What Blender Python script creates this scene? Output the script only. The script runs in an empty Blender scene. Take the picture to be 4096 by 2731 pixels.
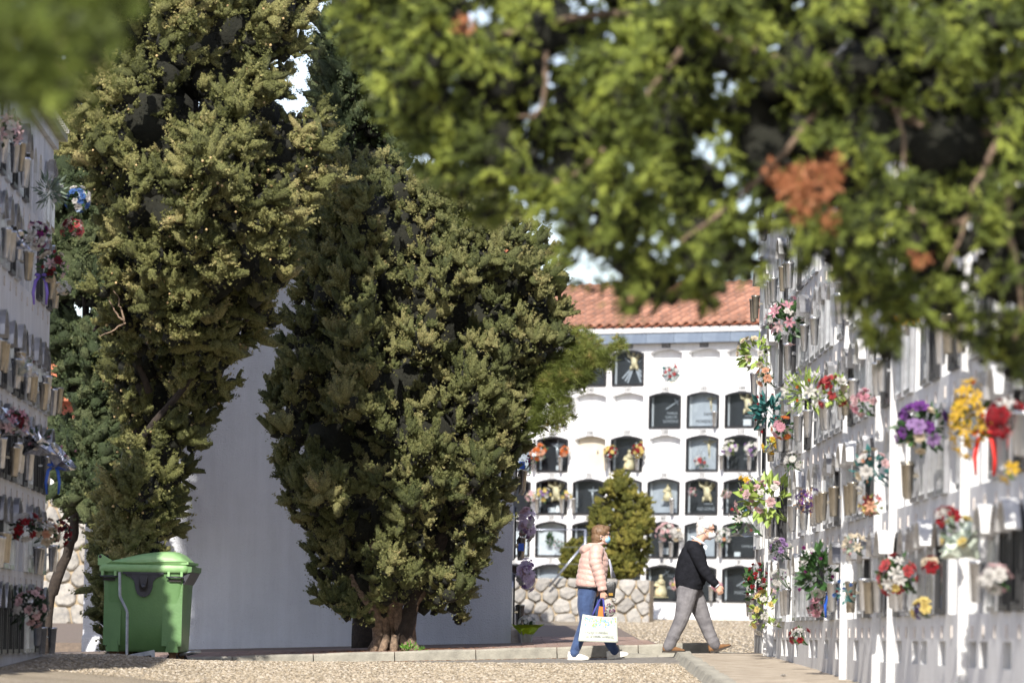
import bpy, bmesh, math, random
import numpy as np
from mathutils import Vector, Matrix, Euler, noise as mnoise

# ------------------------------------------------------------------ camera
SC = bpy.context.scene
COL = SC.collection
FPX = 21000.0                       # focal length in pixels of the 4096 wide photograph
PITCH = math.atan(1180.5 / FPX)
ROLL = 0.019
CAM = Matrix.Rotation(math.pi / 2 + PITCH, 4, 'X') @ Matrix.Rotation(ROLL, 4, 'Z')
cam_data = bpy.data.cameras.new('camera')
cam_data.sensor_width = 36.0
cam_data.lens = FPX / 4096 * 36.0
cam_data.clip_start = 0.5
cam_data.clip_end = 4000
cam_data.dof.use_dof = True
cam_data.dof.focus_distance = 64.5
cam_data.dof.aperture_fstop = 2.8
cam = bpy.data.objects.new('camera', cam_data)
COL.objects.link(cam)
cam.matrix_world = CAM
SC.camera = cam

# ------------------------------------------------------------------ sky, sun, exposure
SUN_EL, SUN_AZ = math.radians(36.5), math.radians(7.6)      # azimuth: degrees to the left of straight behind the camera
world = bpy.data.worlds.new('World')
SC.world = world
world.use_nodes = True
wn = world.node_tree
sky = wn.nodes.new('ShaderNodeTexSky')
sky.sky_type = 'NISHITA'
sky.sun_disc = False
sky.sun_elevation = SUN_EL
sky.sun_rotation = math.pi + SUN_AZ
sky.air_density = 1.0
sky.dust_density = 1.0
sky.ozone_density = 3.0
hue = wn.nodes.new('ShaderNodeHueSaturation')           # white balance of the camera
hue.inputs['Hue'].default_value = 0.518
hue.inputs['Saturation'].default_value = 0.68
wn.links.new(sky.outputs[0], hue.inputs['Color'])
wn.links.new(hue.outputs[0], wn.nodes['Background'].inputs[0])
wn.nodes['Background'].inputs[1].default_value = 0.13
sun_data = bpy.data.lights.new('sun', 'SUN')
sun_data.energy = 4.5
sun_data.angle = math.radians(0.53)
sun_data.color = (1.0, 0.945, 0.86)
sun = bpy.data.objects.new('sun', sun_data)
COL.objects.link(sun)
LIGHT_DIR = Vector((math.sin(SUN_AZ) * math.cos(SUN_EL), math.cos(SUN_AZ) * math.cos(SUN_EL), -math.sin(SUN_EL)))
sun.rotation_euler = LIGHT_DIR.to_track_quat('-Z', 'Y').to_euler()
sun.location = (-20, -60, 60)
SC.view_settings.view_transform = 'Standard'
SC.view_settings.look = 'None'
SC.view_settings.gamma = 1.0
SC.view_settings.exposure = 0.76
SC.render.engine = 'CYCLES'
SC.cycles.use_denoising = True
SC.cycles.max_bounces = 6
SC.cycles.diffuse_bounces = 3
SC.cycles.glossy_bounces = 3
SC.cycles.transmission_bounces = 4
SC.cycles.transparent_max_bounces = 12
SC.cycles.sample_clamp_indirect = 6.0

# ------------------------------------------------------------------ helpers
RNG = np.random.default_rng(7)
random.seed(7)
S = 4096 / 2352.0


def P(px, py, d):
    """world point at distance d (along +Y) seen at a pixel of the 4096 wide photograph (used to take measurements)"""
    v = CAM.to_3x3() @ Vector(((px - 2048) / FPX, -(py - 1365.5) / FPX, -1.0))
    return v * (d / v.y)


def Q(x, y, d):
    return P(x * S, y * S, d)


def G(x, y):
    """height of the ground"""
    return -1.13 + 0.0136 * min(y, 128.0) + 0.012 * max(-14, min(14, x))


def tag(o, label=None, cat=None, group=None, kind=None):
    if label: o['label'] = label
    if cat: o['category'] = cat
    if group: o['group'] = group
    if kind: o['kind'] = kind
    return o


def link(name, data, parent=None, matrix=None, mat=None):
    o = bpy.data.objects.new(name, data)
    COL.objects.link(o)
    if parent is not None:
        o.parent = parent
    if matrix is not None:
        if parent is None: o.matrix_world = matrix
        else: o.matrix_local = matrix
    if mat is not None:
        data.materials.clear()
        data.materials.append(mat)
    return o


def empty(name, matrix=None):
    o = bpy.data.objects.new(name, None)
    o.empty_display_size = 0.2
    COL.objects.link(o)
    if matrix is not None: o.matrix_world = matrix
    return o


def T(x, y=None, z=None):
    return Matrix.Translation(Vector((x, y, z)) if y is not None else Vector(x))


def RX(a): return Matrix.Rotation(a, 4, 'X')
def RY(a): return Matrix.Rotation(a, 4, 'Y')
def RZ(a): return Matrix.Rotation(a, 4, 'Z')
def SCL(x, y=None, z=None): return Matrix.Diagonal((x, y if y is not None else x, z if z is not None else x, 1))


class MB:
    """collects faces of one mesh"""
    def __init__(self): self.v, self.f, self.sm = [], [], []

    def add(self, vs, fs, M=None, smooth=False):
        o = len(self.v)
        if M is not None: vs = [M @ Vector(p) for p in vs]
        self.v += [tuple(p) for p in vs]
        self.f += [tuple(i + o for i in f) for f in fs]
        self.sm += [smooth] * len(fs)
        return self

    def box(self, x0, x1, y0, y1, z0, z1, M=None, taper=None):
        t = taper or (0, 0)
        v = [(x0, y0, z0), (x1, y0, z0), (x1, y1, z0), (x0, y1, z0),
             (x0 + t[0], y0 + t[1], z1), (x1 - t[0], y0 + t[1], z1), (x1 - t[0], y1 - t[1], z1), (x0 + t[0], y1 - t[1], z1)]
        return self.add(v, [(0, 3, 2, 1), (4, 5, 6, 7), (0, 1, 5, 4), (1, 2, 6, 5), (2, 3, 7, 6), (3, 0, 4, 7)], M)

    def prism(self, poly, y0, y1, M=None):
        """poly in x,z (counter-clockwise seen from -y), extruded along y"""
        n = len(poly)
        v = [(x, y0, z) for x, z in poly] + [(x, y1, z) for x, z in poly]
        f = [tuple(range(n)), tuple(reversed(range(n, 2 * n)))]
        f += [(i, n + i, n + (i + 1) % n, (i + 1) % n) for i in range(n)]
        return self.add(v, f, M)

    def strip(self, outer, inner, y0, y1, M=None, closed=True):
        """ring between two outlines with the same number of points (x,z), from y0 to y1"""
        n = len(outer)
        v = [(x, y0, z) for x, z in outer] + [(x, y0, z) for x, z in inner] + [(x, y1, z) for x, z in outer] + [(x, y1, z) for x, z in inner]
        f = []
        for i in range(n if closed else n - 1):
            j = (i + 1) % n
            f += [(i, j, n + j, n + i), (2 * n + i, 3 * n + i, 3 * n + j, 2 * n + j), (i, 2 * n + i, 2 * n + j, j), (n + i, n + j, 3 * n + j, 3 * n + i)]
        if not closed:
            f += [(0, n, 3 * n, 2 * n), (n - 1, 3 * n - 1, 4 * n - 1, 2 * n - 1)]
        return self.add(v, f, M)

    def lathe(self, prof, n=10, M=None, smooth=True, caps=True):
        """prof: (radius, z)"""
        v, f = [], []
        for r, z in prof:
            for k in range(n):
                a = 2 * math.pi * k / n
                v.append((r * math.cos(a), r * math.sin(a), z))
        for i in range(len(prof) - 1):
            for k in range(n):
                k2 = (k + 1) % n
                f.append((i * n + k, i * n + k2, (i + 1) * n + k2, (i + 1) * n + k))
        if caps:
            f.append(tuple(reversed(range(n))))
            f.append(tuple(range((len(prof) - 1) * n, len(prof) * n)))
        return self.add(v, f, M, smooth)

    def tube(self, pts, rad, n=8, M=None, caps=True, smooth=True, flat=None):
        """pts: centre line, rad: radius or (ra, rb) per point; flat gives the reference side vector"""
        pts = [Vector(p) for p in pts]
        if not isinstance(rad, (list, tuple)): rad = [rad] * len(pts)
        v, f = [], []
        ref = Vector(flat) if flat is not None else None
        prev = None
        for i, p in enumerate(pts):
            t = (pts[min(i + 1, len(pts) - 1)] - pts[max(i - 1, 0)]).normalized()
            if ref is not None: s = ref - t * ref.dot(t)
            elif prev is not None: s = prev - t * prev.dot(t)
            else: s = t.orthogonal()
            if s.length < 1e-6: s = t.orthogonal()
            s.normalize()
            prev = s
            b = t.cross(s)
            ra, rb = rad[i] if isinstance(rad[i], (list, tuple)) else (rad[i], rad[i])
            for k in range(n):
                a = 2 * math.pi * k / n
                v.append(p + s * (ra * math.cos(a)) + b * (rb * math.sin(a)))
        for i in range(len(pts) - 1):
            for k in range(n):
                k2 = (k + 1) % n
                f.append((i * n + k, i * n + k2, (i + 1) * n + k2, (i + 1) * n + k))
        if caps:
            f.append(tuple(reversed(range(n))))
            f.append(tuple(range((len(pts) - 1) * n, len(pts) * n)))
        return self.add(v, f, M, smooth)

    def ball(self, c, r, n=8, m=6, M=None):
        c = Vector(c)
        rx, ry, rz = r if isinstance(r, (list, tuple)) else (r, r, r)
        v = [c + Vector((0, 0, -rz))]
        for i in range(1, m):
            a = -math.pi / 2 + math.pi * i / m
            for k in range(n):
                b = 2 * math.pi * k / n
                v.append(c + Vector((rx * math.cos(a) * math.cos(b), ry * math.cos(a) * math.sin(b), rz * math.sin(a))))
        v.append(c + Vector((0, 0, rz)))
        f = [(0, 1 + (k + 1) % n, 1 + k) for k in range(n)]
        for i in range(m - 2):
            for k in range(n):
                k2 = (k + 1) % n
                f.append((1 + i * n + k, 1 + i * n + k2, 1 + (i + 1) * n + k2, 1 + (i + 1) * n + k))
        e = len(v) - 1
        f += [(e, 1 + (m - 2) * n + k, 1 + (m - 2) * n + (k + 1) % n) for k in range(n)]
        return self.add(v, f, M, True)

    def mesh(self, name, mat=None):
        me = bpy.data.meshes.new(name)
        me.from_pydata(self.v, [], self.f)
        if any(self.sm): me.polygons.foreach_set('use_smooth', self.sm)
        if mat is not None: me.materials.append(mat)
        me.update()
        return me

    def build(self, name, mat, parent=None, matrix=None):
        return link(name, self.mesh(name, mat), parent, matrix)


TMP = bpy.data.scenes.new('tmp')


def evaluated_mesh(o):
    """mesh of an object after its modifiers"""
    TMP.collection.objects.link(o)
    vl = TMP.view_layers[0]
    vl.update()
    me = bpy.data.meshes.new_from_object(o.evaluated_get(vl.depsgraph))
    bpy.data.objects.remove(o)
    return me


def smooth_mesh(mb, name, mat, voxel=0.012, iters=4, fac=0.5):
    """one continuous surface out of overlapping pieces"""
    me = mb.mesh(name + '_raw')
    o = bpy.data.objects.new('raw', me)
    m = o.modifiers.new('r', 'REMESH')
    m.mode = 'VOXEL'
    m.voxel_size = voxel
    if iters:
        s = o.modifiers.new('s', 'SMOOTH')
        s.iterations = iters
        s.factor = fac
    out = evaluated_mesh(o)
    out.name = name
    bpy.data.meshes.remove(me)
    out.polygons.foreach_set('use_smooth', [True] * len(out.polygons))
    out.materials.clear()
    out.materials.append(mat)
    return out


_TXT = {}
def text_mesh(s, size, extrude=0.002, shear=0.0, spacing=1.0):
    key = (s, size, extrude, shear, spacing)
    if key in _TXT: return _TXT[key]
    cu = bpy.data.curves.new('txt', 'FONT')
    cu.body = s
    cu.size = size
    cu.extrude = extrude
    cu.shear = shear
    cu.space_character = spacing
    cu.align_x = 'CENTER'
    cu.align_y = 'CENTER'
    cu.resolution_u = 2
    me = evaluated_mesh(bpy.data.objects.new('txt', cu))
    bpy.data.curves.remove(cu)
    _TXT[key] = me
    return me


# ------------------------------------------------------------------ materials
def srgb(r, g, b):
    f = lambda c: c / 12.92 if c <= 0.04045 else ((c + 0.055) / 1.055) ** 2.4
    return (f(r / 255), f(g / 255), f(b / 255))


def mk(name, col, rough=0.7, col2=None, scale=6.0, detail=4.0, bump=0.0, bscale=None, metal=0.0, spec=0.5, var=0.0, coord='Object', contrast=(0.35, 0.65), sheen=0.0, clump=None):
    """principled material with noise between two colours, optional fine relief, and a random brightness for every object"""
    m = bpy.data.materials.new(name)
    m.use_nodes = True
    nt = m.node_tree
    b = nt.nodes['Principled BSDF']
    b.inputs['Roughness'].default_value = rough
    b.inputs['Metallic'].default_value = metal
    b.inputs['Specular IOR Level'].default_value = spec
    tc = nt.nodes.new('ShaderNodeTexCoord')
    out = None
    if col2 is not None:
        nz = nt.nodes.new('ShaderNodeTexNoise')
        nz.inputs['Scale'].default_value = scale
        nz.inputs['Detail'].default_value = detail
        nz.inputs['Roughness'].default_value = 0.65
        nt.links.new(tc.outputs[coord], nz.inputs['Vector'])
        rp = nt.nodes.new('ShaderNodeValToRGB')
        rp.color_ramp.elements[0].position = contrast[0]
        rp.color_ramp.elements[1].position = contrast[1]
        rp.color_ramp.elements[0].color = (*col, 1)
        rp.color_ramp.elements[1].color = (*col2, 1)
        nt.links.new(nz.outputs['Fac'], rp.inputs['Fac'])
        out = rp.outputs['Color']
    if var:
        oi = nt.nodes.new('ShaderNodeObjectInfo')
        mr = nt.nodes.new('ShaderNodeMapRange')
        mr.inputs['To Min'].default_value = 1 - var
        mr.inputs['To Max'].default_value = 1 + var
        nt.links.new(oi.outputs['Random'], mr.inputs['Value'])
        hs = nt.nodes.new('ShaderNodeHueSaturation')
        hs.inputs['Color'].default_value = (*col, 1)
        if out is not None: nt.links.new(out, hs.inputs['Color'])
        nt.links.new(mr.outputs[0], hs.inputs['Value'])
        out = hs.outputs['Color']
    if out is not None: nt.links.new(out, b.inputs['Base Color'])
    else: b.inputs['Base Color'].default_value = (*col, 1)
    if bump:
        n2 = nt.nodes.new('ShaderNodeTexNoise')
        n2.inputs['Scale'].default_value = bscale or scale * 4
        n2.inputs['Detail'].default_value = 5
        nt.links.new(tc.outputs[coord], n2.inputs['Vector'])
        bp = nt.nodes.new('ShaderNodeBump')
        bp.inputs['Strength'].default_value = bump
        bp.inputs['Distance'].default_value = 0.02
        nt.links.new(n2.outputs['Fac'], bp.inputs['Height'])
        nt.links.new(bp.outputs['Normal'], b.inputs['Normal'])
    if sheen:
        b.inputs['Sheen Weight'].default_value = sheen
    return m


def mk_leaf(name, stops, trans=0.25, rough=0.55, spec=0.25):
    """foliage: colour by the spray's own 'tint', a little light passes through"""
    m = bpy.data.materials.new(name)
    m.use_nodes = True
    nt = m.node_tree
    b = nt.nodes['Principled BSDF']
    at = nt.nodes.new('ShaderNodeAttribute')
    at.attribute_name = 'tint'
    rp = nt.nodes.new('ShaderNodeValToRGB')
    els = rp.color_ramp.elements
    while len(els) < len(stops): els.new(0.5)
    for e, (p, c) in zip(els, stops):
        e.position = p
        e.color = (*c, 1)
    nt.links.new(at.outputs['Fac'], rp.inputs['Fac'])
    nt.links.new(rp.outputs['Color'], b.inputs['Base Color'])
    b.inputs['Roughness'].default_value = rough
    b.inputs['Specular IOR Level'].default_value = spec
    tr = nt.nodes.new('ShaderNodeBsdfTranslucent')
    nt.links.new(rp.outputs['Color'], tr.inputs['Color'])
    mx = nt.nodes.new('ShaderNodeMixShader')
    mx.inputs[0].default_value = trans
    nt.links.new(b.outputs[0], mx.inputs[1])
    nt.links.new(tr.outputs[0], mx.inputs[2])
    nt.links.new(mx.outputs[0], nt.nodes['Material Output'].inputs['Surface'])
    return m


def mk_glass(name, tint=(0.9, 0.93, 0.95), refl=0.035, rough=0.03):
    m = bpy.data.materials.new(name)
    m.use_nodes = True
    nt = m.node_tree
    nt.nodes.remove(nt.nodes['Principled BSDF'])
    tr = nt.nodes.new('ShaderNodeBsdfTransparent')
    tr.inputs[0].default_value = (*tint, 1)
    gl = nt.nodes.new('ShaderNodeBsdfGlossy')
    gl.inputs['Roughness'].default_value = rough
    lw = nt.nodes.new('ShaderNodeLayerWeight')
    lw.inputs[0].default_value = 0.5
    pw = nt.nodes.new('ShaderNodeMath')
    pw.operation = 'POWER'
    pw.inputs[1].default_value = 5.0
    nt.links.new(lw.outputs['Facing'], pw.inputs[0])
    ad = nt.nodes.new('ShaderNodeMath')
    ad.operation = 'MULTIPLY_ADD'
    ad.inputs[1].default_value = 0.9
    ad.inputs[2].default_value = refl * 0.35
    nt.links.new(pw.outputs[0], ad.inputs[0])
    mx = nt.nodes.new('ShaderNodeMixShader')
    nt.links.new(ad.outputs[0], mx.inputs[0])
    nt.links.new(tr.outputs[0], mx.inputs[1])
    nt.links.new(gl.outputs[0], mx.inputs[2])
    nt.links.new(mx.outputs[0], nt.nodes['Material Output'].inputs['Surface'])
    return m


M = {}
M['white'] = mk('white_limewash', (0.80, 0.80, 0.80), 0.85, (0.70, 0.70, 0.71), 1.3, 6, 0.25, 40, contrast=(0.3, 0.75))
M['white_old'] = mk('weathered_limewash', (0.66, 0.66, 0.66), 0.85, (0.50, 0.495, 0.485), 1.7, 7, 0.3, 40, contrast=(0.4, 0.8))
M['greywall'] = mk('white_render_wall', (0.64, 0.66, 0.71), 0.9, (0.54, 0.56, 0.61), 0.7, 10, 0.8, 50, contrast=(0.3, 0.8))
M['cream'] = mk('cream_cement', (0.62, 0.55, 0.43), 0.85, (0.55, 0.48, 0.37), 3, 5, 0.2)
M['cement'] = mk('grey_cement', (0.40, 0.385, 0.35), 0.9, (0.30, 0.29, 0.26), 4, 6, 0.4, 30, var=0.08)
M['slate'] = mk('blue_grey_tile_band', srgb(122, 134, 150), 0.6, srgb(104, 116, 133), 3, 5, 0.1, var=0.05)
M['tile'] = mk('terracotta', srgb(170, 120, 96), 0.9, srgb(122, 92, 78), 9, 8, 0.5, 25, var=0.3)
M['tile_old'] = mk('old_terracotta', srgb(176, 104, 74), 0.9, srgb(120, 78, 62), 5, 6, 0.35, 25, var=0.18)
M['granite'] = mk('black_granite', (0.018, 0.019, 0.021), 0.35, (0.04, 0.041, 0.045), 60, 3, 0, spec=0.3)
M['marble'] = mk('grey_marble', (0.42, 0.43, 0.45), 0.3, (0.33, 0.34, 0.36), 5, 8, 0)
M['marble_w'] = mk('white_marble', (0.68, 0.68, 0.67), 0.35, (0.58, 0.58, 0.58), 5, 8, 0)
M['black_metal'] = mk('black_frame_metal', (0.018, 0.018, 0.02), 0.4, spec=0.5)
M['alu'] = mk('aluminium_frame', (0.62, 0.63, 0.65), 0.32, (0.5, 0.5, 0.52), 8, 3, metal=1.0, var=0.1)
M['steel'] = mk('polished_steel', (0.58, 0.585, 0.60), 0.24, (0.42, 0.425, 0.44), 10, 3, metal=0.75, var=0.2)
M['bronze'] = mk('bronzed_vase', (0.44, 0.40, 0.33), 0.26, (0.32, 0.29, 0.24), 9, 3, metal=0.75, var=0.15)
M['glass'] = mk_glass('door_glass')
M['plate'] = mk('number_plate', (0.55, 0.55, 0.55), 0.5, (0.42, 0.42, 0.42), 20, 3)
M['plate_dark'] = mk('dark_number_plate', (0.11, 0.11, 0.12), 0.5)
M['ink'] = mk('black_lettering', (0.03, 0.03, 0.03), 0.5)
M['silver_letters'] = mk('silver_lettering', (0.45, 0.46, 0.47), 0.35, metal=0.4)
M['ivory'] = mk('ivory_figure', srgb(214, 198, 160), 0.6, srgb(190, 172, 132), 14, 4, 0.2)
M['bark'] = mk('cypress_bark', srgb(146, 124, 104), 0.95, srgb(92, 77, 65), 18, 6, 0.9, 50)
M['bark_d'] = mk('shade_dark_bark', srgb(62, 53, 46), 0.95, srgb(42, 36, 32), 16, 6, 0.9, 40)  # darkened bark, the shade on the trunks is put into its colour
M['dark_core'] = mk('dead_wood_shade', (0.016, 0.016, 0.010), 1.0, (0.009, 0.010, 0.006), 12, 5, 1.0, 30)  # near black: dead inner wood with the shade of the hollows painted in
M['stone'] = mk('field_stone', srgb(168, 163, 155), 0.9, srgb(128, 126, 124), 9, 7, 0.6, 22, var=0.2)
M['mortar'] = mk('sandy_mortar', srgb(176, 158, 130), 0.95, srgb(150, 134, 112), 9, 6, 0.7, 40)
M['kerb'] = mk('kerb_concrete', srgb(160, 156, 144), 0.9, srgb(128, 125, 116), 5, 7, 0.35, 60, var=0.06)
M['paver'] = mk('brown_paver', srgb(150, 128, 116), 0.9, srgb(128, 108, 100), 9, 5, 0.35, 60, var=0.14)
M['joint'] = mk('paving_bed', srgb(120, 106, 94), 0.95, srgb(98, 88, 80), 20, 4)
M['asphalt'] = mk('worn_asphalt', srgb(140, 134, 126), 0.95, srgb(112, 108, 104), 12, 8, 0.5, 120)
M['dirt'] = mk('sandy_pavement', srgb(188, 176, 158), 0.95, srgb(148, 134, 116), 3.5, 10, 0.8, 40, coord='Object')
M['red'] = mk('red_plastic', srgb(200, 30, 40), 0.5)
M['tag_plate'] = mk('pale_tag_plate', (0.62, 0.57, 0.53), 0.7, (0.5, 0.45, 0.42), 20, 3)


def streaks(m, amount=0.12):
    """faint rain streaks and patches on a rendered wall"""
    nt = m.node_tree
    b = nt.nodes['Principled BSDF']
    src = b.inputs['Base Color'].links[0].from_socket
    tc = nt.nodes.new('ShaderNodeTexCoord')
    mp = nt.nodes.new('ShaderNodeMapping')
    mp.inputs['Scale'].default_value = (5.0, 5.0, 0.45)
    nz = nt.nodes.new('ShaderNodeTexNoise')
    nz.inputs['Scale'].default_value = 1.4
    nz.inputs['Detail'].default_value = 8
    nz.inputs['Roughness'].default_value = 0.7
    nt.links.new(tc.outputs['Object'], mp.inputs[0])
    nt.links.new(mp.outputs[0], nz.inputs['Vector'])
    mr = nt.nodes.new('ShaderNodeMapRange')
    mr.inputs['From Min'].default_value = 0.35
    mr.inputs['From Max'].default_value = 0.6
    mr.inputs['To Min'].default_value = 1 - amount
    mr.inputs['To Max'].default_value = 1.0
    nt.links.new(nz.outputs['Fac'], mr.inputs[0])
    hs = nt.nodes.new('ShaderNodeHueSaturation')
    nt.links.new(src, hs.inputs['Color'])
    nt.links.new(mr.outputs[0], hs.inputs['Value'])
    nt.links.new(hs.outputs[0], b.inputs['Base Color'])


streaks(M['greywall'], 0.08)
streaks(M['white'], 0.10)
streaks(M['white_old'], 0.16)

# ------------------------------------------------------------------ ground
def mk_gravel():
    m = bpy.data.materials.new('pale_gravel')
    m.use_nodes = True
    nt = m.node_tree
    b = nt.nodes['Principled BSDF']
    b.inputs['Roughness'].default_value = 0.95
    tc = nt.nodes.new('ShaderNodeTexCoord')
    vo = nt.nodes.new('ShaderNodeTexVoronoi')
    vo.inputs['Scale'].default_value = 48
    nt.links.new(tc.outputs['Object'], vo.inputs['Vector'])
    sep = nt.nodes.new('ShaderNodeSeparateColor')
    nt.links.new(vo.outputs['Color'], sep.inputs[0])
    rp = nt.nodes.new('ShaderNodeValToRGB')
    e = rp.color_ramp.elements
    e[0].color = (*srgb(148, 134, 114), 1)
    e[1].color = (*srgb(184, 173, 154), 1)
    k = e.new(0.5)
    k.color = (*srgb(168, 154, 132), 1)
    nt.links.new(sep.outputs[0], rp.inputs[0])
    nz = nt.nodes.new('ShaderNodeTexNoise')
    nz.inputs['Scale'].default_value = 0.6
    nz.inputs['Detail'].default_value = 5
    nt.links.new(tc.outputs['Object'], nz.inputs['Vector'])
    mp = nt.nodes.new('ShaderNodeMapRange')
    mp.inputs['From Min'].default_value = 0.3
    mp.inputs['From Max'].default_value = 0.7
    mp.inputs['To Min'].default_value = 0.72
    mp.inputs['To Max'].default_value = 1.0
    nt.links.new(nz.outputs['Fac'], mp.inputs[0])
    hs = nt.nodes.new('ShaderNodeHueSaturation')
    nt.links.new(rp.outputs[0], hs.inputs['Color'])
    nt.links.new(mp.outputs[0], hs.inputs['Value'])
    nt.links.new(hs.outputs[0], b.inputs['Base Color'])
    bp = nt.nodes.new('ShaderNodeBump')
    bp.inputs['Strength'].default_value = 0.9
    bp.inputs['Distance'].default_value = 0.03
    bp.invert = True
    nt.links.new(vo.outputs['Distance'], bp.inputs['Height'])
    nt.links.new(bp.outputs[0], b.inputs['Normal'])
    return m


M['gravel'] = mk_gravel()


def za(x, y):      # worn asphalt strip between gravel and kerb
    b = -0.355 + (0.008 if x < -2 else 0.038) * (x + 2)
    return b + 0.0136 * (y - 65)


def zp(x, y):      # pavement in front of the end wall
    k = max(0, min(1, (y - 65) / 5))
    return (1 - k) * (-0.15 + 0.047 * max(x, -5)) + k * (-0.082 + 0.0386 * x)


def ground_z(x, y):
    z = G(x, y)
    if x < -3.0 and y < 61: z += 0.11 * min(1, (-3.0 - x) / 1.3) * min(1, max(0, (61 - y) / 2.5))
    if 61.0 < y < 92 and -9 < x < 1.0: z -= 0.12
    elif 61.0 < y < 64.9 and x < 2.0: z = min(z, za(x, y) - 0.03)
    return z


xs = sorted(set([-2500, -600, -150, -60, -30, -20] + [round(-15 + 0.5 * i, 3) for i in range(61)] + [20, 30, 60, 150, 600, 2500]))
ys = sorted(set([-2500, -400, -60, -20, 0, 20, 30, 40] + [round(44 + 0.5 * i, 3) for i in range(170)] + [135, 150, 200, 400, 1000, 3000] + [60.9, 61.1]))
gv = [(x, y, ground_z(x, y)) for y in ys for x in xs]
nx = len(xs)
gf = [(j * nx + i, j * nx + i + 1, (j + 1) * nx + i + 1, (j + 1) * nx + i) for j in range(len(ys) - 1) for i in range(nx - 1)]
g = MB().add(gv, gf)
g.sm = [True] * len(g.f)
ground = g.build('ground', M['gravel'])
tag(ground, 'pale gravel ground of the cemetery lane', kind='structure')


def sheet(name, x0, x1, y0, y1, fz, mat, nx_=12, ny_=6, skirt=0.3):
    v, f = [], []
    for j in range(ny_ + 1):
        for i in range(nx_ + 1):
            x = x0 + (x1 - x0) * i / nx_
            y = y0 + (y1 - y0) * j / ny_
            v.append((x, y, fz(x, y)))
    w = nx_ + 1
    f = [(j * w + i, j * w + i + 1, (j + 1) * w + i + 1, (j + 1) * w + i) for j in range(ny_) for i in range(nx_)]
    mb = MB().add(v, f)
    rim = [(i, 0) for i in range(nx_ + 1)] + [(nx_, j) for j in range(1, ny_ + 1)] + [(i, ny_) for i in range(nx_ - 1, -1, -1)] + [(0, j) for j in range(ny_ - 1, 0, -1)]
    idx = [j * w + i for i, j in rim]
    if skirt:
        o = len(mb.v)
        mb.v += [(mb.v[k][0], mb.v[k][1], mb.v[k][2] - skirt) for k in idx]
        n = len(idx)
        for a in range(n):
            mb.f.append((idx[a], o + a, o + (a + 1) % n, idx[(a + 1) % n]))
            mb.sm.append(False)
    return mb.build(name, mat)


road = sheet('road', -9, 2.25, 61.05, 65.05, za, M['asphalt'], 24, 8, skirt=0.05)
tag(road, 'strip of worn grey asphalt beyond the gravel', kind='structure')

pavement = sheet('pavement', -8.5, 0.2, 65.16, 70.6, zp, M['joint'], 20, 8)
tag(pavement, 'brown paved apron in front of the shaded end wall', kind='structure')
side_path = sheet('path', 0.2, 1.9, 65.16, 92, lambda x, y: (zp(x, y) if y < 70 else G(x, y) + 0.085 + 0.0 * x), M['joint'], 6, 40)
tag(side_path, 'brown brick path running along the side of the end building', kind='structure')
back_path = sheet('path', -9, -5.2, 72, 95, lambda x, y: G(x, y) + 0.03, M['joint'], 6, 12)
tag(back_path, 'sunlit brown path leading to the stone wall at left', kind='structure')

# pavers: thin blocks let into the bed, nearest ones as single pieces
paver_me = MB().box(-0.145, 0.145, -0.095, 0.095, -0.03, 0.006).mesh('paver', M['paver'])


def lay_pavers(parent, x0, x1, y0, y1, fz, limit):
    n = 0
    y = y0 + 0.1
    row = 0
    while y < y1 - 0.09:
        x = x0 + 0.15 + (0.15 if row % 2 else 0)
        while x < x1 - 0.14 and n < limit:
            o = link('paver', paver_me, parent)
            o.location = (x, y, fz(x, y) + random.uniform(-0.001, 0.003))
            sx = (fz(x + 0.1, y) - fz(x - 0.1, y)) / 0.2
            sy = (fz(x, y + 0.1) - fz(x, y - 0.1)) / 0.2
            o.rotation_euler = (math.atan(sy), -math.atan(sx), random.uniform(-0.015, 0.015))
            n += 1
            x += 0.305
        y += 0.205
        row += 1


lay_pavers(side_path, 0.2, 1.9, 65.2, 92, lambda x, y: (zp(x, y) if y < 70 else G(x, y) + 0.085), 290)
lay_pavers(pavement, -6.2, 0.2, 65.2, 68.2, zp, 290)


# ---- kerbs
def kerb_block(L, w, h, ch=0.018, wob=0.0, seed=0):
    r = random.Random(seed)
    xs_ = [-L / 2 + 0.004, -L / 6, L / 6, L / 2 - 0.004]
    v, f = [], []
    for x in xs_:
        j = lambda: r.uniform(-wob, wob)
        e = 0.6 * ch if abs(x) > L / 3 else 0
        v += [(x, -w / 2 + j() + e, -0.3), (x, -w / 2 + j() + e, h - 2.2 * ch), (x, -w / 2 + ch * 1.2 + e, h - e + j() * .5), (x, w / 2, h - e + j() * .5), (x, w / 2, -0.3)]
    for i in range(3):
        for k in range(5):
            a, b = i * 5 + k, i * 5 + (k + 1) % 5
            f.append((a, b, b + 5, a + 5))
    f += [(4, 3, 2, 1, 0), (15, 16, 17, 18, 19)]
    return MB().add(v, f, smooth=False)


kerb = empty('kerb', T(0, 65.08, 0))
tag(kerb, 'long straight concrete kerb before the end wall and trees', 'kerb')
x = -8.4
kms = [kerb_block(1.0, 0.16, 0.0, 0.012, 0.003, s).mesh('kerb_block', M['kerb']) for s in range(3)]
i = 0
while x < 1.9:
    o = link('kerb_block', kms[i % 3], kerb)
    o.location = (x + 0.5, 0, zp(x + 0.5, 65) + 0.012)
    o.rotation_euler = (0, -0.047 if x > -5 else 0, random.uniform(-0.004, 0.004))
    x += 1.003
    i += 1


def wall_x(y):     # face of the right hand niche wall
    return 3.11 + (66 - y) * (3.36 - 3.11) / (66 - 34.2)


def kerb_x(y):
    return 2.13 - (64 - y) * 0.0095


def zr(x, y): return G(x, y) + 0.075


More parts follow.
